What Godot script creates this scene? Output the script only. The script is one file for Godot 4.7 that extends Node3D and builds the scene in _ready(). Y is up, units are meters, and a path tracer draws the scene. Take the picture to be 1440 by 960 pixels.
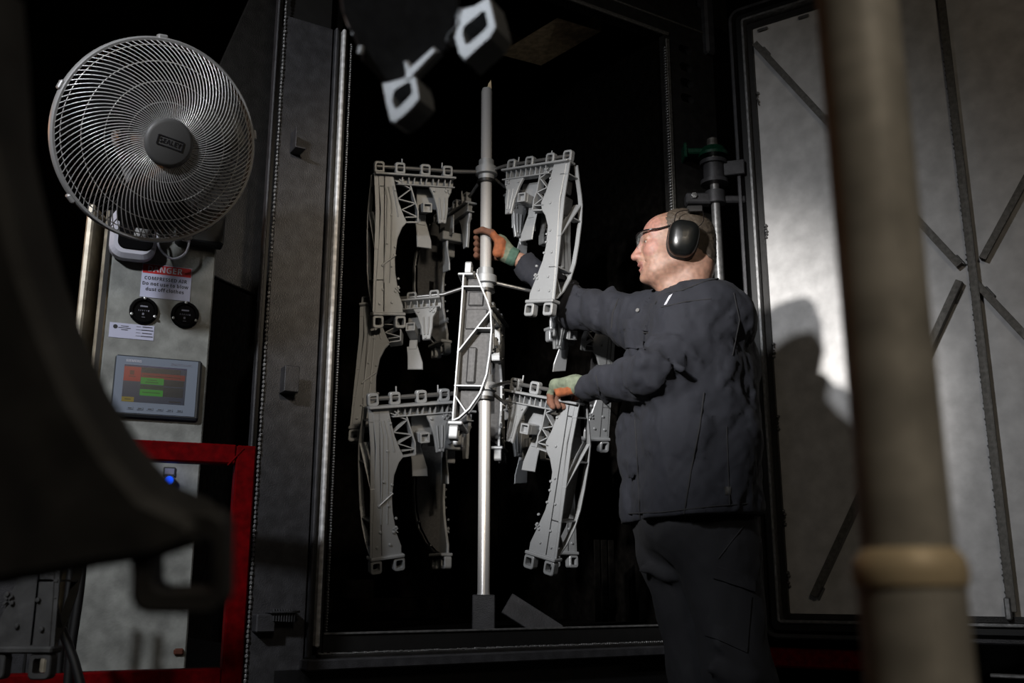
extends Node3D

# ---------------------------------------------------------------- camera constants (35 mm lens, kneeling photographer)
const FOCAL := 1400.0
const TILT := 0.240855          # camera pitched up 13.8 degrees
const EYE := 0.6

var M := {}
var taken := {}

func at(u: float, v: float, dist: float) -> Vector3:   # a place seen at (u, v), dist metres ahead on the floor
	var e := TILT + atan((480.0 - v) / FOCAL)
	var hh := dist * tan(e)
	var z := dist * cos(TILT) + hh * sin(TILT)
	return Vector3(z * (u - 720.0) / FOCAL, EYE + hh, -dist)

# ---------------------------------------------------------------- mesh collector
class Mb:
	var v := PackedVector3Array()
	var n := PackedVector3Array()
	var c := PackedColorArray()
	var tint := Color(1, 1, 1)
	var tinted := false

	func tri(a: Vector3, b: Vector3, d: Vector3, na: Vector3, nb: Vector3, nd: Vector3) -> void:
		if (b - a).cross(d - a).dot(na + nb + nd) > 0.0:
			v.append(a); v.append(d); v.append(b)
			n.append(na); n.append(nd); n.append(nb)
		else:
			v.append(a); v.append(b); v.append(d)
			n.append(na); n.append(nb); n.append(nd)
		if tinted:
			c.append(tint); c.append(tint); c.append(tint)

	func quad(a: Vector3, b: Vector3, d: Vector3, e: Vector3, nn: Vector3) -> void:
		tri(a, b, d, nn, nn, nn)
		tri(a, d, e, nn, nn, nn)

	func quads(a: Vector3, b: Vector3, d: Vector3, e: Vector3, na: Vector3, nb: Vector3, nd: Vector3, ne: Vector3) -> void:
		tri(a, b, d, na, nb, nd)
		tri(a, d, e, na, nd, ne)

	func box(at_: Vector3, s: Vector3, bs := Basis(), ch := 0.0) -> void:
		var hs := s * 0.5
		var k := minf(ch, minf(hs.x, minf(hs.y, hs.z)) * 0.9)
		var ax := [Vector3.RIGHT, Vector3.UP, Vector3.BACK]
		for i in 3:
			var j := (i + 1) % 3
			var l := (i + 2) % 3
			for sg in [-1.0, 1.0]:
				var o: Vector3 = ax[i] * hs[i] * sg
				var p: Vector3 = ax[j] * (hs[j] - k)
				var q: Vector3 = ax[l] * (hs[l] - k)
				quad(at_ + bs * (o - p - q), at_ + bs * (o + p - q), at_ + bs * (o + p + q), at_ + bs * (o - p + q), bs * (ax[i] * sg))
				if k > 0.0:
					for sj in [-1.0, 1.0]:       # edge between faces i and j
						var a0: Vector3 = ax[i] * hs[i] * sg + ax[j] * (hs[j] - k) * sj
						var a1: Vector3 = ax[i] * (hs[i] - k) * sg + ax[j] * hs[j] * sj
						quad(at_ + bs * (a0 - q), at_ + bs * (a0 + q), at_ + bs * (a1 + q), at_ + bs * (a1 - q), bs * ((ax[i] * sg + ax[j] * sj) * 0.7071))
		if k > 0.0:
			for sx in [-1.0, 1.0]:
				for sy in [-1.0, 1.0]:
					for sz in [-1.0, 1.0]:
						var g := Vector3(sx, sy, sz)
						var f := hs - Vector3(k, k, k)
						var nn := bs * (g * 0.57735)
						tri(at_ + bs * (g * Vector3(hs.x, f.y, f.z)), at_ + bs * (g * Vector3(f.x, hs.y, f.z)), at_ + bs * (g * Vector3(f.x, f.y, hs.z)), nn, nn, nn)

	func bar(a: Vector3, b: Vector3, w: float, t: float, side := Vector3.BACK, ch := 0.0) -> void:   # box from a to b, t thick along side
		var y := (b - a).normalized()
		var x := y.cross(side).normalized()
		box((a + b) * 0.5, Vector3(w, (b - a).length(), t), Basis(x, y, x.cross(y)), ch)

	func prism(poly: PackedVector2Array, z0: float, z1: float, T := Transform3D(), ch := 0.0) -> void:
		var p := poly
		var area := 0.0
		for i in p.size():
			area += p[i].cross(p[(i + 1) % p.size()])
		if area < 0.0:
			p.reverse()
		var cnt := p.size()
		var inn := p.duplicate()
		if ch > 0.0:
			for i in cnt:
				var e0 := (p[i] - p[(i + cnt - 1) % cnt]).normalized()
				var e1 := (p[(i + 1) % cnt] - p[i]).normalized()
				var m := (Vector2(-e0.y, e0.x) + Vector2(-e1.y, e1.x))
				inn[i] = p[i] + m.normalized() * minf(ch / maxf(m.length() * 0.5, 0.4), ch * 2.0)
		var ids := Geometry2D.triangulate_polygon(inn)
		var nf := (T.basis * Vector3.BACK).normalized()
		for i in range(0, ids.size(), 3):
			var q0 := inn[ids[i]]
			var q1 := inn[ids[i + 1]]
			var q2 := inn[ids[i + 2]]
			tri(T * Vector3(q0.x, q0.y, z1), T * Vector3(q1.x, q1.y, z1), T * Vector3(q2.x, q2.y, z1), nf, nf, nf)
			tri(T * Vector3(q0.x, q0.y, z0), T * Vector3(q1.x, q1.y, z0), T * Vector3(q2.x, q2.y, z0), -nf, -nf, -nf)
		for i in cnt:
			var j := (i + 1) % cnt
			var e := p[j] - p[i]
			var n2 := (T.basis * Vector3(e.y, -e.x, 0)).normalized()
			quad(T * Vector3(p[i].x, p[i].y, z0 + ch), T * Vector3(p[j].x, p[j].y, z0 + ch), T * Vector3(p[j].x, p[j].y, z1 - ch), T * Vector3(p[i].x, p[i].y, z1 - ch), n2)
			if ch > 0.0:
				quad(T * Vector3(p[i].x, p[i].y, z1 - ch), T * Vector3(p[j].x, p[j].y, z1 - ch), T * Vector3(inn[j].x, inn[j].y, z1), T * Vector3(inn[i].x, inn[i].y, z1), (n2 + nf).normalized())
				quad(T * Vector3(p[i].x, p[i].y, z0 + ch), T * Vector3(p[j].x, p[j].y, z0 + ch), T * Vector3(inn[j].x, inn[j].y, z0), T * Vector3(inn[i].x, inn[i].y, z0), (n2 - nf).normalized())

	func ring(outer: PackedVector2Array, inner: PackedVector2Array, z0: float, z1: float, T := Transform3D(), ch := 0.0) -> void:   # a plate with one hole; same number of points
		var cnt := outer.size()
		var nf := (T.basis * Vector3.BACK).normalized()
		var mid := Vector2.ZERO
		for q in outer:
			mid += q / cnt
		for i in cnt:
			var j := (i + 1) % cnt
			var oa := outer[i]
			var ob := outer[j]
			var ia := inner[i]
			var ib := inner[j]
			var fa := oa.lerp(ia, ch)
			var fb := ob.lerp(ib, ch)
			quad(T * Vector3(fa.x, fa.y, z1), T * Vector3(fb.x, fb.y, z1), T * Vector3(ib.x, ib.y, z1), T * Vector3(ia.x, ia.y, z1), nf)
			quad(T * Vector3(fa.x, fa.y, z0), T * Vector3(fb.x, fb.y, z0), T * Vector3(ib.x, ib.y, z0), T * Vector3(ia.x, ia.y, z0), -nf)
			var e := ob - oa
			var no := Vector2(e.y, -e.x)
			if no.dot((oa + ob) * 0.5 - mid) < 0.0:
				no = -no
			var w := (T.basis * Vector3(no.x, no.y, 0)).normalized()
			var cz := ch * (oa - ia).length()
			quad(T * Vector3(oa.x, oa.y, z0 + cz), T * Vector3(ob.x, ob.y, z0 + cz), T * Vector3(ob.x, ob.y, z1 - cz), T * Vector3(oa.x, oa.y, z1 - cz), w)
			if ch > 0.0:
				quad(T * Vector3(oa.x, oa.y, z1 - cz), T * Vector3(ob.x, ob.y, z1 - cz), T * Vector3(fb.x, fb.y, z1), T * Vector3(fa.x, fa.y, z1), (w + nf).normalized())
				quad(T * Vector3(oa.x, oa.y, z0 + cz), T * Vector3(ob.x, ob.y, z0 + cz), T * Vector3(fb.x, fb.y, z0), T * Vector3(fa.x, fa.y, z0), (w - nf).normalized())
			quad(T * Vector3(ia.x, ia.y, z0), T * Vector3(ib.x, ib.y, z0), T * Vector3(ib.x, ib.y, z1), T * Vector3(ia.x, ia.y, z1), -w)

	func tube(pts: PackedVector3Array, r: float, sides := 8, closed := false, r_end := -1.0) -> void:
		var cnt := pts.size()
		var rings := []
		var x := Vector3.ZERO
		for i in cnt:
			var t: Vector3
			if closed:
				t = (pts[(i + 1) % cnt] - pts[(i + cnt - 1) % cnt]).normalized()
			else:
				t = (pts[mini(i + 1, cnt - 1)] - pts[maxi(i - 1, 0)]).normalized()
			if i == 0:
				x = t.cross(Vector3(0.31, 0.87, 0.4)).normalized()
			else:
				x = (x - t * x.dot(t)).normalized()
			var y := t.cross(x)
			var ns := PackedVector3Array()
			for k in sides:
				var a := TAU * k / sides
				ns.append(x * cos(a) + y * sin(a))
			rings.append(ns)
		var last := cnt if closed else cnt - 1
		for i in last:
			var j := (i + 1) % cnt
			var ra := r if r_end < 0.0 else lerpf(r, r_end, float(i) / (cnt - 1))
			var rb := r if r_end < 0.0 else lerpf(r, r_end, float(j) / (cnt - 1))
			for k in sides:
				var l := (k + 1) % sides
				var a: Vector3 = rings[i][k]
				var b: Vector3 = rings[i][l]
				var d: Vector3 = rings[j][l]
				var e: Vector3 = rings[j][k]
				quads(pts[i] + a * ra, pts[i] + b * ra, pts[j] + d * rb, pts[j] + e * rb, a, b, d, e)
		if not closed:
			for q in [0, cnt - 1]:
				var t := (pts[1] - pts[0]).normalized() * -1.0 if q == 0 else (pts[cnt - 1] - pts[cnt - 2]).normalized()
				var rr := r if q == 0 or r_end < 0.0 else r_end
				for k in range(1, sides - 1):
					tri(pts[q] + rings[q][0] * rr, pts[q] + rings[q][k] * rr, pts[q] + rings[q][k + 1] * rr, t, t, t)

	func lathe(prof: PackedVector2Array, sides := 24, T := Transform3D()) -> void:   # (radius, height) about y
		var cnt := prof.size()
		var sn := []
		for i in cnt - 1:
			var e := prof[i + 1] - prof[i]
			sn.append(Vector2(e.y, -e.x).normalized())
		for i in cnt - 1:
			var n0: Vector2 = sn[i]
			var n1: Vector2 = sn[i]
			if i > 0 and sn[i - 1].dot(sn[i]) > 0.75:
				n0 = (sn[i - 1] + sn[i]).normalized()
			if i < cnt - 2 and sn[i + 1].dot(sn[i]) > 0.75:
				n1 = (sn[i + 1] + sn[i]).normalized()
			for k in sides:
				var a := TAU * k / sides
				var b := TAU * (k + 1) / sides
				var ca := Vector3(cos(a), 0, sin(a))
				var cb := Vector3(cos(b), 0, sin(b))
				var p := prof[i]
				var q := prof[i + 1]
				quads(T * (ca * p.x + Vector3.UP * p.y), T * (cb * p.x + Vector3.UP * p.y), T * (cb * q.x + Vector3.UP * q.y), T * (ca * q.x + Vector3.UP * q.y),
					(T.basis * (ca * n0.x + Vector3.UP * n0.y)).normalized(), (T.basis * (cb * n0.x + Vector3.UP * n0.y)).normalized(), (T.basis * (cb * n1.x + Vector3.UP * n1.y)).normalized(), (T.basis * (ca * n1.x + Vector3.UP * n1.y)).normalized())

	func loft(rings: Array) -> void:   # closed rings of equal size, smooth
		var cnt: int = rings[0].size()
		var mids := []
		for r in rings:
			var m := Vector3.ZERO
			for p in r:
				m += p / cnt
			mids.append(m)
		var whole := Vector3.ZERO
		for m in mids:
			whole += m / mids.size()
		var nr := []
		for i in rings.size():
			var row := PackedVector3Array()
			for k in cnt:
				var du: Vector3 = rings[i][(k + 1) % cnt] - rings[i][(k + cnt - 1) % cnt]
				var dv: Vector3 = rings[mini(i + 1, rings.size() - 1)][k] - rings[maxi(i - 1, 0)][k]
				var g := du.cross(dv).normalized()
				if g.dot(rings[i][k] - whole) < 0.0:
					g = -g
				row.append(g)
			nr.append(row)
		for i in rings.size() - 1:
			for k in cnt:
				var l := (k + 1) % cnt
				quads(rings[i][k], rings[i][l], rings[i + 1][l], rings[i + 1][k], nr[i][k], nr[i][l], nr[i + 1][l], nr[i + 1][k])
		for q in [0, rings.size() - 1]:
			var g := (mids[q] as Vector3 - whole).normalized()
			for k in cnt:
				tri(mids[q], rings[q][k], rings[q][(k + 1) % cnt], g, g, g)

	func done() -> ArrayMesh:
		var arr := []
		arr.resize(Mesh.ARRAY_MAX)
		arr[Mesh.ARRAY_VERTEX] = v
		arr[Mesh.ARRAY_NORMAL] = n
		if tinted:
			arr[Mesh.ARRAY_COLOR] = c
		var am := ArrayMesh.new()
		am.add_surface_from_arrays(Mesh.PRIMITIVE_TRIANGLES, arr)
		return am

# ---------------------------------------------------------------- distance field, meshed with surface nets
class Field:
	var o: Vector3
	var h: float
	var nx: int
	var ny: int
	var nz: int
	var d := PackedFloat32Array()
	var w := PackedByteArray()
	var best := PackedFloat32Array()

	func _init(lo: Vector3, hi: Vector3, cell: float) -> void:
		o = lo
		h = cell
		nx = int((hi.x - lo.x) / cell) + 2
		ny = int((hi.y - lo.y) / cell) + 2
		nz = int((hi.z - lo.z) / cell) + 2
		d.resize(nx * ny * nz)
		d.fill(0.3)
		best.resize(nx * ny * nz)
		best.fill(9.0)
		w.resize(nx * ny * nz)

	func span(lo: Vector3, hi: Vector3) -> Array:
		return [clampi(int((lo.x - o.x) / h), 0, nx - 1), clampi(int((hi.x - o.x) / h) + 1, 0, nx - 1), clampi(int((lo.y - o.y) / h), 0, ny - 1), clampi(int((hi.y - o.y) / h) + 1, 0, ny - 1), clampi(int((lo.z - o.z) / h), 0, nz - 1), clampi(int((hi.z - o.z) / h) + 1, 0, nz - 1)]

	func cap(a: Vector3, b: Vector3, ra: float, rb: float, k: float, who := 0, cut := false) -> void:
		var g := maxf(ra, rb) + k + 2.5 * h
		var gv := Vector3(g, g, g)
		var s := span(a.min(b) - gv, a.max(b) + gv)
		var ab := b - a
		var inv := 1.0 / maxf(ab.length_squared(), 1e-9)
		var dr := rb - ra
		for z in range(s[4], s[5] + 1):
			for y in range(s[2], s[3] + 1):
				var row := (z * ny + y) * nx
				var p := o + Vector3(s[0], y, z) * h - a
				for x in range(s[0], s[1] + 1):
					var t := clampf(p.dot(ab) * inv, 0.0, 1.0)
					var e := (p - ab * t).length() - ra - dr * t
					p.x += h
					var i := row + x
					if cut:
						var q := -e
						var f := d[i]
						var m := maxf(k - absf(f - q), 0.0)
						d[i] = maxf(f, q) + m * m * 0.25 / k
						continue
					if e < best[i]:
						best[i] = e
						w[i] = who
					var f2 := d[i]
					var m2 := maxf(k - absf(f2 - e), 0.0)
					d[i] = minf(f2, e) - m2 * m2 * 0.25 / k

	func ell(at_: Vector3, r: Vector3, k: float, who := 0, bs := Basis(), cut := false) -> void:
		var g := maxf(r.x, maxf(r.y, r.z)) + k + 2.5 * h
		var gv := Vector3(g, g, g)
		var s := span(at_ - gv, at_ + gv)
		var inv := bs.inverse()
		var small := minf(r.x, minf(r.y, r.z))
		for z in range(s[4], s[5] + 1):
			for y in range(s[2], s[3] + 1):
				var row := (z * ny + y) * nx
				for x in range(s[0], s[1] + 1):
					var p := inv * (o + Vector3(x, y, z) * h - at_)
					var q := p / r
					var l := q.length()
					var e: float
					if l < 1e-4:
						e = -small
					else:
						e = l * (l - 1.0) / (p / (r * r)).length()
					var i := row + x
					if cut:
						var q2 := -e
						var f := d[i]
						var m := maxf(k - absf(f - q2), 0.0)
						d[i] = maxf(f, q2) + m * m * 0.25 / k
						continue
					if e < best[i]:
						best[i] = e
						w[i] = who
					var f2 := d[i]
					var m2 := maxf(k - absf(f2 - e), 0.0)
					d[i] = minf(f2, e) - m2 * m2 * 0.25 / k

	func half(p0: Vector3, nn: Vector3, k := 0.004) -> void:   # removes what lies on the side nn points to
		for z in nz:
			for y in ny:
				var row := (z * ny + y) * nx
				for x in nx:
					var e := (o + Vector3(x, y, z) * h - p0).dot(nn)
					var i := row + x
					var f := d[i]
					if e < -0.1 and f < 0.0:
						continue
					var m := maxf(k - absf(f - e), 0.0)
					d[i] = maxf(f, e) + m * m * 0.25 / k

	func rough(amp: float, ns: FastNoiseLite, stretch := Vector3.ONE) -> void:
		for z in nz:
			for y in ny:
				var row := (z * ny + y) * nx
				for x in nx:
					var i := row + x
					if absf(d[i]) < amp + 3.0 * h:
						d[i] += amp * ns.get_noise_3dv((o + Vector3(x, y, z) * h) * stretch)

	func val(p: Vector3) -> float:
		var q := (p - o) / h
		var x := int(floorf(q.x))
		var y := int(floorf(q.y))
		var z := int(floorf(q.z))
		if x < 0 or y < 0 or z < 0 or x >= nx - 1 or y >= ny - 1 or z >= nz - 1:
			return 0.3
		var f := q - Vector3(x, y, z)
		var i := (z * ny + y) * nx + x
		var l := nx * ny
		var a := lerpf(lerpf(d[i], d[i + 1], f.x), lerpf(d[i + nx], d[i + nx + 1], f.x), f.y)
		var b := lerpf(lerpf(d[i + l], d[i + l + 1], f.x), lerpf(d[i + l + nx], d[i + l + nx + 1], f.x), f.y)
		return lerpf(a, b, f.z)

	func grad(p: Vector3) -> Vector3:
		var e := h
		return Vector3(val(p + Vector3(e, 0, 0)) - val(p - Vector3(e, 0, 0)), val(p + Vector3(0, e, 0)) - val(p - Vector3(0, e, 0)), val(p + Vector3(0, 0, e)) - val(p - Vector3(0, 0, e))).normalized()

	func hit(from: Vector3, dir: Vector3, t0: float, t1: float) -> Vector3:   # where a line meets the surface
		var t := t0
		while t < t1:
			var p := from + dir * t
			var e := val(p)
			if e < 0.0004:
				return p
			t += clampf(e * 0.7, 0.0006, 0.03)
		return from + dir * t1

	func into(mb: Mb, T := Transform3D(), pal := [], ns: FastNoiseLite = null) -> void:
		var vert := {}
		var l := nx * ny
		var pos := PackedVector3Array()
		var nor := PackedVector3Array()
		var col := PackedColorArray()
		var offs := [0, 1, nx, nx + 1, l, l + 1, l + nx, l + nx + 1]
		var corner := [Vector3(0, 0, 0), Vector3(1, 0, 0), Vector3(0, 1, 0), Vector3(1, 1, 0), Vector3(0, 0, 1), Vector3(1, 0, 1), Vector3(0, 1, 1), Vector3(1, 1, 1)]
		var edges := [[0, 1], [2, 3], [4, 5], [6, 7], [0, 2], [1, 3], [4, 6], [5, 7], [0, 4], [1, 5], [2, 6], [3, 7]]
		for z in nz - 1:
			for y in ny - 1:
				var row := (z * ny + y) * nx
				for x in nx - 1:
					var i := row + x
					var first := d[i]
					if first > 3.0 * h or first < -3.0 * h:
						continue
					var sgn := first < 0.0
					if (d[i + 1] < 0.0) == sgn and (d[i + nx] < 0.0) == sgn and (d[i + nx + 1] < 0.0) == sgn and (d[i + l] < 0.0) == sgn and (d[i + l + 1] < 0.0) == sgn and (d[i + l + nx] < 0.0) == sgn and (d[i + l + nx + 1] < 0.0) == sgn:
						continue
					var sum := Vector3.ZERO
					var cnt := 0
					for e in edges:
						var a := d[i + offs[e[0]]]
						var b := d[i + offs[e[1]]]
						if (a < 0.0) != (b < 0.0):
							sum += (corner[e[0]] as Vector3).lerp(corner[e[1]], a / (a - b))
							cnt += 1
					var p := o + (Vector3(x, y, z) + sum / cnt) * h
					vert[i] = pos.size()
					pos.append(T * p)
					nor.append((T.basis * grad(p)).normalized())
					if pal.size():
						var cc: Color = pal[w[i]]
						if ns:
							cc = cc * (1.0 + 0.35 * ns.get_noise_3dv(p))
							cc.a = 1.0
						col.append(cc)
		for i in vert:
			var x: int = i % nx
			var y: int = (i / nx) % ny
			var z: int = i / l
			var s := d[i] < 0.0
			for ax in 3:
				var step: int = [1, nx, l][ax]
				if (d[i + step] < 0.0) == s:
					continue
				var u: int = [nx, l, 1][ax]
				var q: int = [l, 1, nx][ax]
				if [y, z, x][ax] == 0 or [z, x, y][ax] == 0:
					continue
				if not (vert.has(i - u) and vert.has(i - q) and vert.has(i - u - q)):
					continue
				var ids := [vert[i], vert[i - u], vert[i - u - q], vert[i - q]]
				for t in [[0, 1, 2], [0, 2, 3]]:
					var a: int = ids[t[0]]
					var b: int = ids[t[1]]
					var g: int = ids[t[2]]
					if (pos[b] - pos[a]).cross(pos[g] - pos[a]).dot(nor[a] + nor[b] + nor[g]) > 0.0:
						var sw := b
						b = g
						g = sw
					for k in [a, b, g]:
						mb.v.append(pos[k])
						mb.n.append(nor[k])
						if pal.size():
							mb.tinted = true
							mb.c.append(col[k])

# ---------------------------------------------------------------- nodes
func numbered(called: String) -> String:
	taken[called] = taken.get(called, 0) + 1
	return called if taken[called] == 1 else "%s_%03d" % [called, taken[called] - 1]

func tag(o: Node, label: String, category: String, group := "", kind := "") -> void:
	o.set_meta("label", label)
	o.set_meta("category", category)
	if group != "":
		o.set_meta("group", group)
	if kind != "":
		o.set_meta("kind", kind)

func thing(called: String, label: String, category: String, T := Transform3D(), group := "") -> Node3D:
	var r := Node3D.new()
	r.name = numbered(called)
	add_child(r, true)
	r.transform = T
	tag(r, label, category, group)
	return r

func put(called: String, mesh: Mesh, mat: Material, parent: Node = null, T := Transform3D()) -> MeshInstance3D:
	var r := MeshInstance3D.new()
	r.name = numbered(called) if parent == null else called
	r.mesh = mesh
	r.material_override = mat
	r.transform = T
	(self if parent == null else parent).add_child(r, true)
	return r

func shell(called: String, mesh: Mesh, mat: Material, label: String, category: String) -> MeshInstance3D:
	var r := put(called, mesh, mat)
	tag(r, label, category, "", "structure")
	return r

func slab(c: Vector3, s: Vector3, ch := 0.0, bs := Basis()) -> ArrayMesh:
	var m := Mb.new()
	m.box(c, s, bs, ch)
	return m.done()

func rod(a: Vector3, b: Vector3, r: float, sides := 16) -> ArrayMesh:
	var m := Mb.new()
	m.tube(PackedVector3Array([a, b]), r, sides)
	return m.done()

func path(pts: Array, r: float, sides := 8, closed := false) -> ArrayMesh:
	var m := Mb.new()
	m.tube(PackedVector3Array(pts), r, sides, closed)
	return m.done()

func lathed(prof: Array, sides := 24, T := Transform3D()) -> ArrayMesh:
	var m := Mb.new()
	m.lathe(PackedVector2Array(prof), sides, T)
	return m.done()

func plate(poly: Array, z0: float, z1: float, ch := 0.0, T := Transform3D()) -> ArrayMesh:
	var m := Mb.new()
	m.prism(PackedVector2Array(poly), z0, z1, T, ch)
	return m.done()

func text(called: String, words: String, size: float, mat: Material, parent: Node, where: Vector3, bold := true, turn := Basis(), deep := 0.0006) -> MeshInstance3D:
	var f := SystemFont.new()
	f.font_names = PackedStringArray(["Droid Sans"])
	f.font_weight = 700 if bold else 400
	var t := TextMesh.new()
	t.font = f
	t.text = words
	t.font_size = 32
	t.pixel_size = size / 32.0
	t.depth = deep
	t.curve_step = 2.0
	return put(called, t, mat, parent, Transform3D(turn, where))

func rounded(cx: float, cy: float, hw: float, hh: float, r: float, per := 4) -> PackedVector2Array:
	var p := PackedVector2Array()
	for k in 4:
		var sx: float = [1, -1, -1, 1][k]
		var sy: float = [1, 1, -1, -1][k]
		for i in per + 1:
			var a := PI * 0.5 * (k + float(i) / per)
			p.append(Vector2(cx + sx * (hw - r) + r * cos(a), cy + sy * (hh - r) + r * sin(a)))
	return p

func spline(pts: Array, n := 8) -> PackedVector3Array:
	var r := PackedVector3Array()
	for i in pts.size() - 1:
		var a: Vector3 = pts[maxi(i - 1, 0)]
		var b: Vector3 = pts[i]
		var c: Vector3 = pts[i + 1]
		var d: Vector3 = pts[mini(i + 2, pts.size() - 1)]
		for k in n:
			r.append(b.cubic_interpolate(c, a, d, float(k) / n))
	r.append(pts[-1])
	return r

func grain(seed_: int, freq: float, lo: float, hi: float, octaves := 4, as_normal := false, bump := 3.0) -> NoiseTexture2D:
	var n := FastNoiseLite.new()
	n.seed = seed_
	n.frequency = freq
	n.fractal_octaves = octaves
	var t := NoiseTexture2D.new()
	t.noise = n
	t.width = 512
	t.height = 512
	t.seamless = true
	t.as_normal_map = as_normal
	t.bump_strength = bump
	if not as_normal:
		var g := Gradient.new()
		g.set_color(0, Color(lo, lo, lo))
		g.set_color(1, Color(hi, hi, hi))
		t.color_ramp = g
	return t

func mat(col: Color, rough := 0.6, metal := 0.0, tex: Texture2D = null, scale := 1.0, bump: Texture2D = null, bump_scale := 0.5) -> StandardMaterial3D:
	var m := StandardMaterial3D.new()
	m.albedo_color = col
	m.roughness = rough
	m.metallic = metal
	m.uv1_triplanar = true
	m.uv1_scale = Vector3(scale, scale, scale)
	if tex:
		m.albedo_texture = tex
	if bump:
		m.normal_enabled = true
		m.normal_texture = bump
		m.normal_scale = bump_scale
	return m

func _ready() -> void:
	# ------------------------------------------------------------ camera, air, lights, exposure
	var cam := Camera3D.new()
	cam.name = "camera"
	cam.position = Vector3(0, EYE, 0)
	cam.rotation.x = TILT
	var lens := CameraAttributesPhysical.new()
	lens.frustum_focal_length = 35.0
	lens.frustum_focus_distance = 3.1
	lens.exposure_aperture = 5.6
	cam.attributes = lens
	cam.near = 0.05
	cam.far = 60.0
	add_child(cam)
	var env := Environment.new()
	env.background_mode = Environment.BG_COLOR
	env.background_color = Color(0, 0, 0)
	env.tonemap_mode = Environment.TONE_MAPPER_LINEAR
	env.tonemap_exposure = 1.0
	env.sdfgi_enabled = true
	env.ssao_enabled = true
	env.ssil_enabled = true
	var we := WorldEnvironment.new()
	we.name = "air"
	we.environment = env
	add_child(we)
	# the photographer's narrow key light, to the left of the camera
	spot("key_light", Vector3(-1.12, 1.95, -0.5), Vector3(0.36, 1.36, -3.3), 15.8, 1.0, 23.5, Color(1.0, 0.985, 0.97), 0.07)
	# softer second light, higher and further left
	spot("second_light", Vector3(-1.7, 2.6, 0.2), Vector3(-0.75, 1.38, -2.6), 33.5, 1.0, 8.3, Color(0.97, 0.98, 1.0), 0.12)
	# added light with no fitting, brightening the casting overhead
	spot("overhead_fill", Vector3(-1.0, 1.85, -0.05), Vector3(-0.05, 1.06, -0.8), 14.0, 0.6, 1.5, Color(0.95, 0.97, 1.0), 0.05)
	# added warm fill with no fitting, from the other side, into the chamber
	spot("fill_light", Vector3(0.9, 2.6, 0.3), Vector3(-0.30, 1.48, -3.4), 12.5, 1.0, 9.5, Color(1.0, 0.93, 0.83), 0.15)
	# warm workshop lamps high behind the camera and behind the cabinet
	omni("workshop_lamp", Vector3(0.55, 2.3, 0.9), 0.95, Color(1.0, 0.94, 0.85), 0.3)
	omni("yard_lamp", Vector3(-2.3, 2.0, -2.6), 0.12, Color(1.0, 0.66, 0.36), 0.1)

	materials()
	build_room()
	build_chamber()
	build_door()
	build_cabinet()
	build_guard_frame()
	build_fan()
	build_rack()
	build_person()
	build_foreground()
	build_clutter()

func spot(called: String, where: Vector3, aim: Vector3, cone: float, soft: float, power: float, col: Color, size: float) -> void:
	var l := SpotLight3D.new()
	l.name = called
	l.position = where
	l.look_at_from_position(where, aim, Vector3.UP)
	l.spot_angle = cone
	l.spot_angle_attenuation = soft
	l.light_energy = power
	l.light_color = col
	l.light_size = size
	l.spot_range = 14.0
	l.spot_attenuation = 2.0
	l.shadow_enabled = true
	add_child(l)

func omni(called: String, where: Vector3, power: float, col: Color, size: float) -> void:
	var l := OmniLight3D.new()
	l.name = called
	l.position = where
	l.light_energy = power
	l.light_color = col
	l.light_size = size
	l.omni_range = 16.0
	l.omni_attenuation = 2.0
	l.shadow_enabled = true
	add_child(l)

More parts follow.
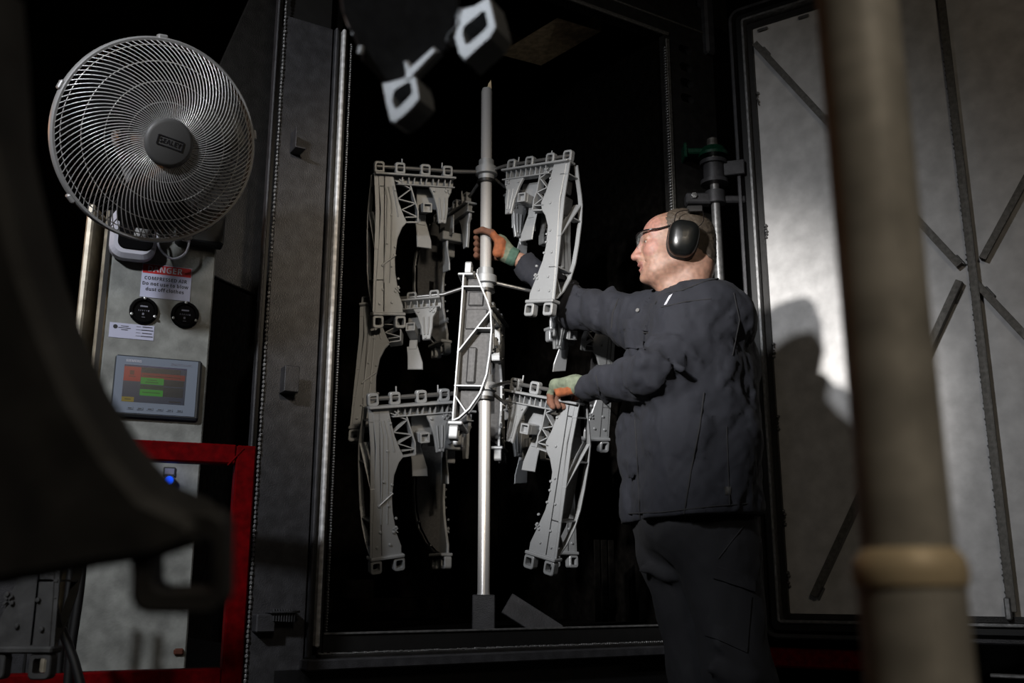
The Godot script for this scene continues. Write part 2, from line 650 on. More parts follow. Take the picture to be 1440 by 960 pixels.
func materials() -> void:
	var fine := grain(3, 0.05, 0.82, 1.0, 4)
	var cloudy := grain(8, 0.012, 0.7, 1.0, 5)
	var blotch := grain(21, 0.02, 0.55, 1.0, 5)
	var nfine := grain(5, 0.12, 0, 1, 3, true, 4.0)
	var nweave := grain(6, 0.25, 0, 1, 2, true, 6.0)
	var nsoft := grain(7, 0.02, 0, 1, 4, true, 6.0)
	M.alu = mat(Color(0.56, 0.57, 0.58), 0.46, 0.4, fine, 14.0, nfine, 0.35)
	M.shade_alu = mat(Color(0.22, 0.22, 0.225), 0.55, 0.3, cloudy, 12.0, nfine, 0.5)  # darkened aluminium: shade put into the colour of webs and underside
	M.pole = mat(Color(0.78, 0.775, 0.77), 0.3, 0.45, fine, 10.0, nfine, 0.12)
	M.rod = mat(Color(0.5, 0.5, 0.5), 0.35, 0.8, fine, 10.0)
	M.flange = mat(Color(0.25, 0.25, 0.262), 0.5, 0.25, cloudy, 3.0, nfine, 0.25)
	M.darksteel = mat(Color(0.16, 0.155, 0.15), 0.5, 0.4, cloudy, 3.0, nfine, 0.3)
	M.strip = mat(Color(0.6, 0.6, 0.6), 0.38, 0.7, cloudy, 6.0, nfine, 0.3)
	M.jamb = mat(Color(0.90, 0.90, 0.90), 0.4, 0.3, cloudy, 6.0)
	M.weld = mat(Color(0.66, 0.66, 0.66), 0.35, 0.75, blotch, 30.0, nfine, 1.0)
	M.black = mat(Color(0.05, 0.05, 0.05), 0.55, 0.0, cloudy, 4.0)
	M.soot = mat(Color(0.045, 0.04, 0.035), 0.85, 0.0, blotch, 2.0, nsoft, 0.4)
	M.soot.metallic_specular = 0.1
	M.rubber = mat(Color(0.035, 0.035, 0.035), 0.42, 0.0)
	M.door = mat(Color(0.80, 0.795, 0.79), 0.52, 0.2, grain(9, 0.012, 0.86, 1.0, 5), 1.7, nsoft, 0.05)
	M.doorbar = mat(Color(0.44, 0.43, 0.41), 0.42, 0.55, cloudy, 8.0, nfine, 0.5)
	M.beige = mat(Color(0.86, 0.77, 0.62), 0.7, 0.0, cloudy, 4.0)
	M.cab = mat(Color(0.555, 0.565, 0.55), 0.5, 0.0, cloudy, 2.0, nfine, 0.08)
	M.cabside = mat(Color(0.7, 0.66, 0.58), 0.42, 0.2, cloudy, 3.0)
	M.white = mat(Color(0.70, 0.70, 0.74), 0.5)
	M.sheet = mat(Color(0.68, 0.69, 0.78), 0.45)
	M.signred = mat(Color(0.68, 0.06, 0.07), 0.45)
	M.ink = mat(Color(0.04, 0.04, 0.07), 0.6)
	M.faint = mat(Color(0.45, 0.45, 0.5), 0.6)
	M.bezel = mat(Color(0.42, 0.46, 0.52), 0.45, 0.1)
	M.bezeldark = mat(Color(0.2, 0.21, 0.22), 0.5)
	M.gauge = mat(Color(0.02, 0.02, 0.024), 0.5)
	M.gauge.metallic_specular = 0.15
	M.screw = mat(Color(0.75, 0.75, 0.75), 0.3, 0.8)
	M.red = mat(Color(0.40, 0.0, 0.02), 0.6, 0.0, cloudy, 5.0, nfine, 0.15)
	M.fanrim = mat(Color(0.62, 0.62, 0.62), 0.42, 0.35)
	M.wire = mat(Color(0.74, 0.74, 0.74), 0.35, 0.4)
	M.rearwire = mat(Color(0.22, 0.22, 0.22), 0.45, 0.3)
	M.lip = mat(Color(0.88, 0.80, 0.66), 0.5, 0.1)  # cream brightness put into the colour in place of a highlight
	M.badge = mat(Color(0.31, 0.31, 0.31), 0.5, 0.1)
	M.blade = mat(Color(0.07, 0.07, 0.073), 0.4, 0.0)
	M.green = mat(Color(0.03, 0.27, 0.19), 0.4, 0.2, blotch, 10.0)
	M.post = mat(Color(0.82, 0.80, 0.76), 0.5, 0.05, cloudy, 4.0)
	M.dim_alu = mat(Color(0.25, 0.25, 0.25), 0.7, 0.0, blotch, 2.0)  # casting metal darkened in colour, for the near and corner castings
	M.concrete = mat(Color(0.22, 0.21, 0.2), 0.8, 0.0, blotch, 0.7, nsoft, 0.5)
	M.wall = mat(Color(0.09, 0.08, 0.075), 0.9, 0.0, blotch, 0.6)
	M.red.metallic_specular = 0.15
	M.hose = mat(Color(0.045, 0.045, 0.05), 0.5)
	M.cloth = mat(Color(0.054, 0.067, 0.112), 0.85, 0.0, fine, 9.0, nweave, 0.8)
	M.trouser = mat(Color(0.052, 0.056, 0.08), 0.88, 0.0, fine, 9.0, nweave, 0.8)
	M.seam = mat(Color(0.04, 0.043, 0.06), 0.85)
	M.skin = mat(Color(1, 1, 1), 0.6, 0.0, grain(31, 0.06, 0.94, 1.0, 3), 20.0, nfine, 0.12)
	M.skin.vertex_color_use_as_albedo = true
	M.skin.subsurf_scatter_enabled = true
	M.skin.subsurf_scatter_strength = 0.12
	M.hair = mat(Color(1, 1, 1), 0.6, 0.0, grain(32, 0.12, 0.25, 1.0, 3), 45.0, nweave, 0.8)
	M.hair.vertex_color_use_as_albedo = true
	M.glove = mat(Color(1, 1, 1), 0.75, 0.0, grain(33, 0.2, 0.7, 1.0, 2), 40.0, nweave, 1.0)
	M.glove.vertex_color_use_as_albedo = true
	M.muff = mat(Color(0.045, 0.05, 0.05), 0.28)
	M.foam = mat(Color(0.05, 0.045, 0.045), 0.8)
	M.boot = mat(Color(0.05, 0.045, 0.04), 0.5)
	M.frame = mat(Color(0.06, 0.05, 0.05), 0.25)
	M.eye = mat(Color(0.6, 0.55, 0.5), 0.2)
	M.iris = mat(Color(0.12, 0.14, 0.16), 0.2)
	M.glass = mat(Color(0.9, 0.92, 0.92, 0.04), 0.03)
	M.glass.transparency = BaseMaterial3D.TRANSPARENCY_ALPHA
	M.blue = mat(Color(0.05, 0.25, 0.8), 0.3)
	M.blue.emission_enabled = true
	M.blue.emission = Color(0.08, 0.38, 1.0)
	M.blue.emission_energy_multiplier = 0.8
	M.orange = mat(Color(0.28, 0.12, 0.05), 0.6)

func build_room() -> void:
	shell("floor", slab(Vector3(0, -0.1, -1), Vector3(12, 0.2, 16)), M.concrete, "dark concrete workshop floor below the machine", "floor")
	shell("wall_back", slab(Vector3(0, 2.6, -8.6), Vector3(12, 5.6, 0.2)), M.wall, "black workshop wall far behind the machine", "wall")
	shell("wall_left", slab(Vector3(-6.1, 2.6, -1), Vector3(0.2, 5.6, 16)), M.wall, "dark workshop wall off to one side behind the fan", "wall")
	shell("wall_right", slab(Vector3(6.1, 2.6, -1), Vector3(0.2, 5.6, 16)), M.wall, "dark workshop wall beyond the open steel door", "wall")
	shell("wall_front", slab(Vector3(0, 2.6, 7.1), Vector3(12, 5.6, 0.2)), M.wall, "dark workshop wall facing the machine", "wall")
	shell("ceiling", slab(Vector3(0, 5.5, -1), Vector3(12.4, 0.2, 16.4)), M.wall, "black workshop ceiling high over the machine", "ceiling")
	var b := shell("trim_1", slab(Vector3(0, 0, 0), Vector3(7, 0.16, 0.1), 0.01), M.soot, "dark roof girder crossing behind the fan", "girder")
	b.position = at(180, 45, 6.0)
	b.rotation_degrees = Vector3(0, 12, -3)
	for k in 3:
		var p := shell("trim_%d" % (k + 2), rod(Vector3.ZERO, Vector3(0, 5.3, 0), 0.05 + 0.02 * k), M.soot, ["thin dark pipe rising behind the top of the fan", "middle dark pipe rising behind the top of the fan", "thick dark pipe rising beside the chamber panel"][k], "pipe")
		p.position = at([232, 262, 296][k], 100, 5.2 - 0.3 * k) * Vector3(1, 0, 1)

func build_chamber() -> void:
	var T := Transform3D(Basis(Vector3.UP, deg_to_rad(31.4)), Vector3(-0.546, 0, -3.0))
	var c := thing("blast_chamber", "dark steel blasting chamber standing open around the rack of castings", "machine", T)
	# inside walls, floor and roof
	put("inner_wall", slab(Vector3(-0.03, 1.7, -0.7), Vector3(0.05, 2.56, 1.3)), M.soot, c)
	put("inner_wall", slab(Vector3(1.405, 1.7, -0.7), Vector3(0.05, 2.56, 1.3)), M.soot, c)
	put("inner_wall", slab(Vector3(0.69, 1.7, -1.37), Vector3(1.5, 2.56, 0.05)), M.soot, c)
	put("chamber_floor", slab(Vector3(0.69, 0.435, -0.69), Vector3(1.5, 0.06, 1.32)), M.soot, c)
	put("chamber_roof", slab(Vector3(0.69, 3.0, -0.69), Vector3(1.5, 0.05, 1.32)), M.soot, c)
	put("header_beam", slab(Vector3(0.69, 2.93, -0.03), Vector3(1.92, 0.2, 0.06), 0.006), M.darksteel, c)
	var m := Mb.new()
	m.box(Vector3(0.69, 2.832, 0.006), Vector3(1.42, 0.016, 0.014), Basis(), 0.004)
	m.box(Vector3(0.69, 2.90, 0.004), Vector3(1.92, 0.008, 0.012), Basis(), 0.003)
	put("header_lip", m.done(), M.doorbar, c)
	put("upper_panel", slab(Vector3(0.75, 3.4, -0.08), Vector3(2.1, 0.8, 0.05)), M.darksteel, c)
	put("cable_duct", slab(Vector3(1.62, 3.06, 0.0), Vector3(0.05, 0.52, 0.06), 0.01), M.flange, c)
	# left jamb
	put("flange_plate", slab(Vector3(-0.137, 1.23, -0.008), Vector3(0.162, 2.34, 0.016), 0.003), M.flange, c)
	put("flange_head", slab(Vector3(-0.137, 2.62, -0.05), Vector3(0.162, 0.44, 0.05)), M.black, c)
	put("edge_strip", slab(Vector3(-0.243, 1.5, -0.012), Vector3(0.008, 2.9, 0.03), 0.003), M.flange, c)
	put("edge_strip", slab(Vector3(-0.232, 1.5, -0.03), Vector3(0.012, 2.9, 0.03)), M.black, c)
	var wb := Mb.new()
	var rng := RandomNumberGenerator.new()
	rng.seed = 11
	for k in 210:
		wb.box(Vector3(-0.2215 + rng.randf_range(-0.001, 0.001), 0.15 + k * 0.0131, 0.002), Vector3(0.0075 + rng.randf_range(-0.001, 0.0018), 0.0125, 0.010 + rng.randf_range(-0.002, 0.003)), Basis(Vector3(1, 0.4, 1).normalized(), rng.randf_range(-0.12, 0.12)), 0.003)
	put("weld_bead", wb.done(), M.weld, c).set_meta("kind", "stuff")
	put("side_panel", plate([Vector2(-0.44, 1.62), Vector2(-0.06, 1.50), Vector2(-0.06, 2.95), Vector2(-0.16, 2.95), Vector2(-0.263, 2.604), Vector2(-0.364, 2.272), Vector2(-0.44, 2.02)], -0.33, -0.30, 0.003), M.darksteel, c)
	put("jamb_bar", slab(Vector3(-0.048, 1.40, 0.006), Vector3(0.009, 2.0, 0.024), 0.003), M.flange, c)
	put("jamb_bar", slab(Vector3(-0.037, 1.40, -0.006), Vector3(0.010, 2.0, 0.012)), M.black, c)
	put("jamb_bar", slab(Vector3(-0.0235, 1.415, 0.008), Vector3(0.0125, 1.97, 0.03), 0.004), M.jamb, c)
	put("jamb_bar", slab(Vector3(-0.010, 1.40, -0.006), Vector3(0.013, 2.0, 0.012)), M.black, c)
	var bd := Mb.new()
	for k in 228:
		bd.box(Vector3(0.007 + rng.randf_range(-0.0006, 0.0006), 0.475 + k * 0.0083, 0.0), Vector3(0.006, 0.0068, 0.014 + rng.randf_range(0, 0.003)), Basis(Vector3.BACK, 0.25), 0.002)
	put("ribbed_seal", bd.done(), M.weld, c).set_meta("kind", "stuff")
	# brackets on the flange
	m = Mb.new()
	m.box(Vector3(-0.18, 1.958, 0.03), Vector3(0.004, 0.066, 0.05), Basis(), 0.001)
	m.box(Vector3(-0.165, 1.926, 0.03), Vector3(0.034, 0.005, 0.055), Basis(), 0.001)
	put("angle_bracket", m.done(), M.flange, c)
	m = Mb.new()
	m.box(Vector3(-0.15, 1.195, 0.045), Vector3(0.045, 0.078, 0.006), Basis(), 0.002)
	m.box(Vector3(-0.168, 1.195, 0.022), Vector3(0.005, 0.078, 0.045), Basis(), 0.001)
	m.box(Vector3(-0.15, 1.158, 0.022), Vector3(0.045, 0.005, 0.045), Basis(), 0.001)
	put("angle_bracket", m.done(), M.flange, c)
	m = Mb.new()
	m.box(Vector3(-0.185, 0.50, 0.02), Vector3(0.055, 0.05, 0.045), Basis(), 0.004)
	for k in 9:
		m.box(Vector3(-0.165 + k * 0.0075, 0.522 - k * 0.0004, 0.032), Vector3(0.0045, 0.035, 0.03), Basis(), 0.001)
	m.box(Vector3(-0.135, 0.53, 0.03), Vector3(0.085, 0.006, 0.05), Basis(), 0.001)
	put("rough_bracket", m.done(), M.flange, c)
	# sill
	put("sill_bar", slab(Vector3(0.66, 0.385, 0.035), Vector3(1.46, 0.03, 0.07), 0.004), M.flange, c)
	put("sill_ledge", slab(Vector3(0.69, 0.40, 0.02), Vector3(1.42, 0.02, 0.035), 0.003), M.darksteel, c)
	m = Mb.new()
	for k in 150:
		m.box(Vector3(-0.02 + k * 0.0088, 0.4125 + rng.randf_range(-0.001, 0.001), 0.028), Vector3(0.0092, 0.0045 + rng.randf_range(-0.001, 0.002), 0.006), Basis(), 0.001)
	put("sill_bead", m.done(), M.weld, c).set_meta("kind", "stuff")
	put("sill_lip", slab(Vector3(0.69, 0.466, 0.0), Vector3(1.38, 0.006, 0.014), 0.001), M.strip, c)
	put("sill_face", slab(Vector3(0.69, 0.435, -0.006), Vector3(1.38, 0.06, 0.012)), M.black, c)
	put("plinth", slab(Vector3(0.66, 0.19, -0.02), Vector3(1.6, 0.36, 0.04)), M.black, c)
	# right column with four slots
	var tr := CSGBox3D.new()
	tr.name = "column"
	tr.size = Vector3(0.27, 2.5, 0.03)
	tr.position = Vector3(1.512, 1.61, -0.012)
	tr.material_override = M.darksteel
	c.add_child(tr, true)
	for y in [2.79, 2.708, 2.636, 2.566]:
		var s := CSGPolygon3D.new()
		s.polygon = rounded(1.492 - 1.512, y - 1.61, 0.036, 0.019, 0.018)
		s.depth = 0.1
		s.position.z = 0.05
		s.operation = CSGShape3D.OPERATION_SUBTRACTION
		s.name = "slot_cut"
		tr.add_child(s, true)
	m = Mb.new()
	for k in 150:
		m.box(Vector3(1.376, 0.9 + k * 0.0125, 0.006), Vector3(0.007, 0.009, 0.012), Basis(), 0.002)
	put("column_bead", m.done(), M.weld, c).set_meta("kind", "stuff")
	put("column_edge", slab(Vector3(1.393, 1.63, 0.004), Vector3(0.018, 2.36, 0.01), 0.002), M.doorbar, c)
	for k in 3:
		put("curtain_strip", slab(Vector3(1.10 + k * 0.032, 0.62, -0.16), Vector3(0.026, 0.29, 0.006), 0.002), M.soot, c)
	# turntable foot inside
	m = Mb.new()
	m.box(Vector3(0.609, 0.515, -0.132), Vector3(0.075, 0.115, 0.075), Basis(Vector3.UP, -0.5), 0.003)
	put("pole_socket", m.done(), M.flange, c)
	m = Mb.new()
	m.bar(Vector3(0.68, 0.545, -0.10), Vector3(0.83, 0.44, -0.02), 0.075, 0.014, Vector3.BACK, 0.002)
	put("turntable_arm", m.done(), M.flange, c)
	m = Mb.new()
	m.box(Vector3(0.45, 0.53, -0.9), Vector3(0.8, 0.05, 0.25), Basis(Vector3.UP, 0.2), 0.004)
	m.box(Vector3(0.42, 0.58, -1.0), Vector3(0.3, 0.09, 0.2), Basis(Vector3.UP, -0.3), 0.004)
	put("floor_grating", m.done(), M.soot, c)
	# hopper hanging under the roof
	m = Mb.new()
	var a := T.affine_inverse() * at(761, 92, 4.05)
	var b := T.affine_inverse() * at(845, 44, 3.8)
	var e := T.affine_inverse() * at(700, 76, 3.9)
	var top := Vector3(0, 0.42, 0)
	m.quad(a, b, b + Vector3(0, 0.2, 0), a + top, (b - a).cross(Vector3.UP).normalized() * -1.0)
	m.quad(a, e, e + top, a + top, (e - a).cross(Vector3.UP).normalized())
	m.quad(a, b, (b + e) - a, e, Vector3.DOWN)
	put("hopper", m.done(), M.beige, c)
	m = Mb.new()
	for k in 34:
		m.box(a + Vector3(0, 0.006 + k * 0.0125, 0), Vector3(0.009, 0.010, 0.009) * rng.randf_range(0.7, 1.3), Basis(Vector3.UP, rng.randf()), 0.003)
	put("hopper_weld", m.done(), M.weld, c).set_meta("kind", "stuff")

func build_door() -> void:
	var T := Transform3D(Basis(Vector3.UP, deg_to_rad(-33.4)), Vector3(0.926, 0, -3.75))
	var d := thing("chamber_door", "large open steel chamber door braced with an X of welded bars", "door", T)
	d.set_meta("kind", "thing")
	var lo := Vector2(0.0, 0.42)
	var hi := Vector2(1.62, 2.93)
	var mid := (lo + hi) * 0.5
	var hs := (hi - lo) * 0.5
	var m := Mb.new()
	m.box(Vector3(mid.x, mid.y, -0.012), Vector3(hs.x * 2 - 0.12, hs.y * 2 - 0.14, 0.012))
	put("door_panel", m.done(), M.door, d)
	var frame := func(called: String, i0: float, i1: float, z0: float, z1: float, r: float, mt: Material, ch: float) -> void:
		var g := Mb.new()
		g.ring(rounded(mid.x, mid.y, hs.x - i0, hs.y - i0, r, 5), rounded(mid.x, mid.y, hs.x - i1, hs.y - i1, maxf(r - (i1 - i0), 0.006), 5), z0, z1, Transform3D(), ch)
		put(called, g.done(), mt, d)
	frame.call("outer_rim", 0.0, 0.016, -0.05, 0.052, 0.05, M.flange, 0.3)
	frame.call("rubber_seal", 0.016, 0.052, -0.04, 0.036, 0.036, M.rubber, 0.35)
	frame.call("inner_lip", 0.052, 0.064, -0.04, 0.05, 0.016, M.strip, 0.3)
	frame.call("inner_channel", 0.064, 0.085, -0.03, 0.012, 0.01, M.darksteel, 0.1)
	# bracing
	var ctr := Vector2(0.80, 1.655)
	m = Mb.new()
	m.box(Vector3(0.803, 1.655, 0.012), Vector3(0.006, 2.27, 0.036), Basis(), 0.001)
	m.box(Vector3(0.815, 1.655, 0.028), Vector3(0.026, 2.27, 0.005), Basis(), 0.001)
	put("upright_bar", m.done(), M.doorbar, d)
	var ends := [[Vector2(0.108, 2.767), Vector2(0.782, 1.690)], [Vector2(0.84, 1.700), Vector2(1.50, 2.74)], [Vector2(0.776, 1.625), Vector2(0.19, 0.561)], [Vector2(0.826, 1.62), Vector2(1.50, 0.56)]]
	for e in ends:
		var a: Vector2 = e[0]
		var b: Vector2 = e[1]
		var dir := (b - a).normalized()
		var off := Vector2(dir.y, -dir.x) * (0.011 if dir.x * dir.y > 0 or b.y < a.y else -0.011)
		m = Mb.new()
		m.bar(Vector3(a.x, a.y, 0.012), Vector3(b.x, b.y, 0.012), 0.005, 0.034, Vector3.BACK, 0.001)
		m.bar(Vector3(a.x + off.x, a.y + off.y, 0.027), Vector3(b.x + off.x, b.y + off.y, 0.027), 0.022, 0.004, Vector3.BACK, 0.001)
		var bar := put("brace_bar", m.done(), M.doorbar, d)
		m = Mb.new()
		for f in [0.02, 0.36, 0.66, 0.965]:
			var q := a.lerp(b, f)
			m.bar(Vector3(q.x - off.x * 0.5, q.y - off.y * 0.5, -0.002), Vector3(q.x - off.x * 0.5 + dir.x * 0.05, q.y - off.y * 0.5 + dir.y * 0.05, -0.002), 0.009, 0.012, Vector3.BACK, 0.003)
		put("weld_run", m.done(), M.weld, bar).set_meta("kind", "stuff")
	var rng := RandomNumberGenerator.new()
	rng.seed = 5
	m = Mb.new()
	for k in 120:
		if k % 17 == 9:
			continue
		m.box(Vector3(0.7975 + rng.randf_range(-0.001, 0.001), 0.56 + k * 0.0182, 0.0), Vector3(0.006, 0.012, 0.008) * rng.randf_range(0.6, 1.2), Basis(Vector3.BACK, rng.randf()), 0.002)
	put("upright_weld", m.done(), M.weld, d).set_meta("kind", "stuff")
	for y in [2.50, 1.93, 1.45, 1.17, 0.82, 0.60]:
		m = Mb.new()
		for k in 5:
			m.box(Vector3(0.090 + rng.randf_range(-0.003, 0.003), y + k * 0.012, 0.004), Vector3(0.012, 0.011, 0.01) * rng.randf_range(0.6, 1.1), Basis(Vector3.BACK, rng.randf()), 0.003)
		put("tack_weld", m.done(), M.weld, d).set_meta("kind", "stuff")
	for x in [0.13, 0.30]:
		put("tack_weld", slab(Vector3(x, 2.826, 0.006), Vector3(0.045, 0.010, 0.012), 0.004), M.strip, d).set_meta("kind", "stuff")
	put("tack_weld", slab(Vector3(0.803, 0.53, 0.03), Vector3(0.02, 0.07, 0.012), 0.004), M.strip, d).set_meta("kind", "stuff")
	# hinge post between column and door
	var base := at(1007, 300, 3.72) * Vector3(1, 0, 1)
	var hp := thing("door_hinge", "dark hinge shaft with a green flanged bearing between the column and the steel door", "hinge", Transform3D(Basis(), base))
	var hy := func(v: float) -> float: return at(1007, v, 3.72).y
	put("shaft", rod(Vector3(0, 0.45, 0), Vector3(0, hy.call(198), 0), 0.018), M.strip, hp)
	put("bearing_nut", lathed([Vector2(0, hy.call(196)), Vector2(0.022, hy.call(196)), Vector2(0.024, hy.call(206)), Vector2(0.0, hy.call(206))], 8), M.doorbar, hp)
	var m2 := Mb.new()
	var y0: float = hy.call(221)
	var y1: float = hy.call(209)
	m2.lathe(PackedVector2Array([Vector2(0.02, y0), Vector2(0.058, y0), Vector2(0.062, y0 + 0.01), Vector2(0.045, y1), Vector2(0.02, y1)]), 20)
	m2.box(Vector3(-0.075, (y0 + y1) * 0.5, 0.0), Vector3(0.075, 0.026, 0.05), Basis(), 0.006)
	m2.box(Vector3(-0.115, (y0 + y1) * 0.5, 0.0), Vector3(0.014, 0.062, 0.07), Basis(), 0.004)
	put("bearing_flange", m2.done(), M.green, hp)
	m2 = Mb.new()
	for y in [230.0, 257.0]:
		m2.lathe(PackedVector2Array([Vector2(0.0, hy.call(y) - 0.008), Vector2(0.055, hy.call(y) - 0.008), Vector2(0.055, hy.call(y) + 0.008), Vector2(0.0, hy.call(y) + 0.008)]), 20)
	m2.lathe(PackedVector2Array([Vector2(0.042, hy.call(258)), Vector2(0.042, hy.call(230))]), 20)
	put("hinge_knuckle", m2.done(), M.flange, hp)
	put("hinge_leaf", slab(Vector3(0.068, (hy.call(229) + hy.call(250)) * 0.5, 0.02), Vector3(0.10, 0.062, 0.02), 0.003, Basis(Vector3.UP, -0.3)), M.flange, hp)
	m2 = Mb.new()
	m2.lathe(PackedVector2Array([Vector2(0.0, hy.call(287)), Vector2(0.04, hy.call(287)), Vector2(0.04, hy.call(270)), Vector2(0.0, hy.call(270))]), 20)
	m2.box(Vector3(-0.07, hy.call(281), 0.0), Vector3(0.1, 0.045, 0.05), Basis(), 0.006)
	m2.box(Vector3(0.07, hy.call(281), 0.0), Vector3(0.1, 0.03, 0.03), Basis(), 0.006)
	put("lower_clamp", m2.done(), M.flange, hp)
	put("clamp_bolt", lathed([Vector2(0, 0), Vector2(0.012, 0), Vector2(0.012, 0.012), Vector2(0, 0.014)], 6, Transform3D(Basis(Vector3.RIGHT, PI / 2), Vector3(-0.09, hy.call(279), 0.025))), M.weld, hp)
	# red kerb below the door
	var k := put("red_kerb", slab(Vector3(0.19, 0.35, -0.06), Vector3(0.42, 0.07, 0.06), 0.008), M.red, null, T)
	tag(k, "dark red steel kerb rail running under the open chamber door", "rail")
	k = put("floor_conduit", slab(Vector3(1.05, 0.335, 0.16), Vector3(0.6, 0.012, 0.02), 0.003), M.strip, null, T)
	tag(k, "thin bright metal strip low beside the foot of the foreground post", "strip")

func build_cabinet() -> void:
	var T := Transform3D(Basis(Vector3.UP, deg_to_rad(23.1)), Vector3(-0.862, 0, -2.75))
	var c := thing("control_cabinet", "narrow pale grey control cabinet with a touch panel under the fan", "cabinet", T)
	# side wall, back, face
	put("cabinet_body", slab(Vector3(-0.151, 0.83, -0.092), Vector3(0.302, 1.62, 0.12), 0.004), M.cabside, c)
	put("side_flange", slab(Vector3(-0.312, 0.83, -0.09), Vector3(0.02, 1.62, 0.2), 0.005, Basis(Vector3.UP, -0.32)), M.cabside, c)
	put("front_panel", slab(Vector3(-0.137, 0.83, -0.011), Vector3(0.278, 1.60, 0.022), 0.004), M.cab, c)
	put("gasket", slab(Vector3(-0.288, 0.83, -0.014), Vector3(0.012, 1.60, 0.02)), M.rubber, c)
	# two hour meters
	for gx in [-0.181, -0.071]:
		var g := put("hour_meter", lathed([Vector2(0, 0.0), Vector2(0.038, 0.0), Vector2(0.038, 0.008), Vector2(0.034, 0.014), Vector2(0.029, 0.014), Vector2(0.027, 0.008), Vector2(0.0, 0.008)], 32, Transform3D(Basis(Vector3.RIGHT, PI / 2), Vector3.ZERO)), M.gauge, c, Transform3D(Basis(), Vector3(gx, 1.345, 0.0)))
		for a in [90.0, 205.0, -28.0]:
			var q := Vector3(cos(deg_to_rad(a)), sin(deg_to_rad(a)), 0) * 0.034
			put("screw", lathed([Vector2(0, 0.014), Vector2(0.004, 0.014), Vector2(0.004, 0.017), Vector2(0, 0.018)], 10, Transform3D(Basis(Vector3.RIGHT, PI / 2), q)), M.screw, g)
		var mk := Mb.new()
		mk.box(Vector3(0, 0.012, 0.0086), Vector3(0.02, 0.004, 0.0006))
		for i in 6:
			mk.box(Vector3(-0.013 + i * 0.0052, 0.0, 0.0086), Vector3(0.0012 if i < 5 else 0.003, 0.004, 0.0006))
		mk.box(Vector3(-0.001, -0.010, 0.0086), Vector3(0.005, 0.006, 0.0006))
		mk.box(Vector3(0.0, -0.019, 0.0086), Vector3(0.009, 0.0015, 0.0006))
		put("dial_marks", mk.done(), M.faint, g).set_meta("kind", "stuff")
	# white maker's sticker
	var st := put("maker_plate", slab(Vector3(-0.207, 1.284, 0.0008), Vector3(0.116, 0.042, 0.0016)), M.sheet, c)
	var s := Mb.new()
	s.lathe(PackedVector2Array([Vector2(0, 0.0024), Vector2(0.006, 0.0024), Vector2(0.006, 0.001)]), 16, Transform3D(Basis(Vector3.RIGHT, PI / 2), Vector3(-0.25, 1.294, 0)))
	for i in 3:
		s.box(Vector3(-0.226, 1.297 - i * 0.0052, 0.0019), Vector3([0.02, 0.032, 0.017][i], 0.0017, 0.0006))
	for i in 4:
		s.box(Vector3(-0.190, 1.299 - i * 0.0088, 0.0019), Vector3(0.012, 0.0011, 0.0006))
		s.box(Vector3(-0.167, 1.299 - i * 0.0088, 0.0019), Vector3(0.026 + 0.006 * (i % 2), 0.0022, 0.0006))
	put("sticker_print", s.done(), M.ink, st).set_meta("kind", "stuff")
	# touch panel
	var hm := Vector3(-0.1285, 1.129, 0)
	var h := put("touch_panel", slab(Vector3.ZERO, Vector3(0.228, 0.168, 0.03), 0.006), M.bezeldark, c, Transform3D(Basis(), hm + Vector3(0, 0, 0.006)))
	put("panel_face", slab(Vector3(-0.004, 0.002, 0.0148), Vector3(0.214, 0.156, 0.004), 0.001), M.bezel, h)
	var im := Image.create(320, 200, false, Image.FORMAT_RGB8)
	im.fill(Color(0.16, 0.21, 0.29))
	im.fill_rect(Rect2i(0, 0, 320, 8), Color(0.03, 0.05, 0.30))
	im.fill_rect(Rect2i(0, 10, 86, 78), Color(0.60, 0.10, 0.09))
	im.fill_rect(Rect2i(88, 10, 200, 28), Color(0.10, 0.12, 0.17))
	im.fill_rect(Rect2i(88, 38, 226, 30), Color(0.46, 0.10, 0.09))
	im.fill_rect(Rect2i(88, 64, 118, 36), Color(0.14, 0.56, 0.13))
	im.fill_rect(Rect2i(206, 70, 104, 34), Color(0.07, 0.11, 0.15))
	im.fill_rect(Rect2i(88, 104, 118, 22), Color(0.05, 0.20, 0.14))
	im.fill_rect(Rect2i(88, 128, 118, 34), Color(0.13, 0.58, 0.12))
	im.fill_rect(Rect2i(206, 110, 104, 52), Color(0.08, 0.13, 0.17))
	im.fill_rect(Rect2i(0, 174, 62, 26), Color(0.55, 0.48, 0.12))
	for r in [Rect2i(120, 74, 50, 4), Rect2i(112, 86, 66, 5), Rect2i(100, 142, 92, 5), Rect2i(110, 20, 130, 5), Rect2i(16, 184, 30, 5), Rect2i(240, 184, 60, 7), Rect2i(100, 52, 190, 4), Rect2i(30, 30, 22, 24), Rect2i(26, 60, 34, 5)]:
		im.fill_rect(r, im.get_pixel(r.position.x, r.position.y) * 0.55)
	var sm := StandardMaterial3D.new()
	var tx := ImageTexture.create_from_image(im)
	sm.albedo_texture = tx
	sm.albedo_color = Color(0.72, 0.74, 0.80)
	sm.emission_enabled = true
	sm.emission_texture = tx
	sm.emission = Color(0, 0, 0)
	sm.emission_energy_multiplier = 0.05
	sm.roughness = 0.25
	var q := QuadMesh.new()
	q.size = Vector2(0.162, 0.102)
	put("screen", q, sm, h, Transform3D(Basis(), Vector3(-0.008, 0.006, 0.0175)))
	text("maker_lettering", "SIEMENS", 0.0095, M.white, h, Vector3(-0.066, 0.068, 0.0172))
	text("model_lettering", "SIMATIC PANEL", 0.008, M.faint, h, Vector3(0.058, 0.066, 0.0172), false)
	for i in 6:
		put("soft_key", slab(Vector3(-0.066 + i * 0.0255, -0.062, 0.0172), Vector3(0.017, 0.008, 0.002), 0.0008), M.bezel, h)
		put("key_symbol", slab(Vector3(-0.066 + i * 0.0255, -0.062, 0.0184), Vector3(0.009, 0.0022, 0.0006)), M.bezeldark, h)
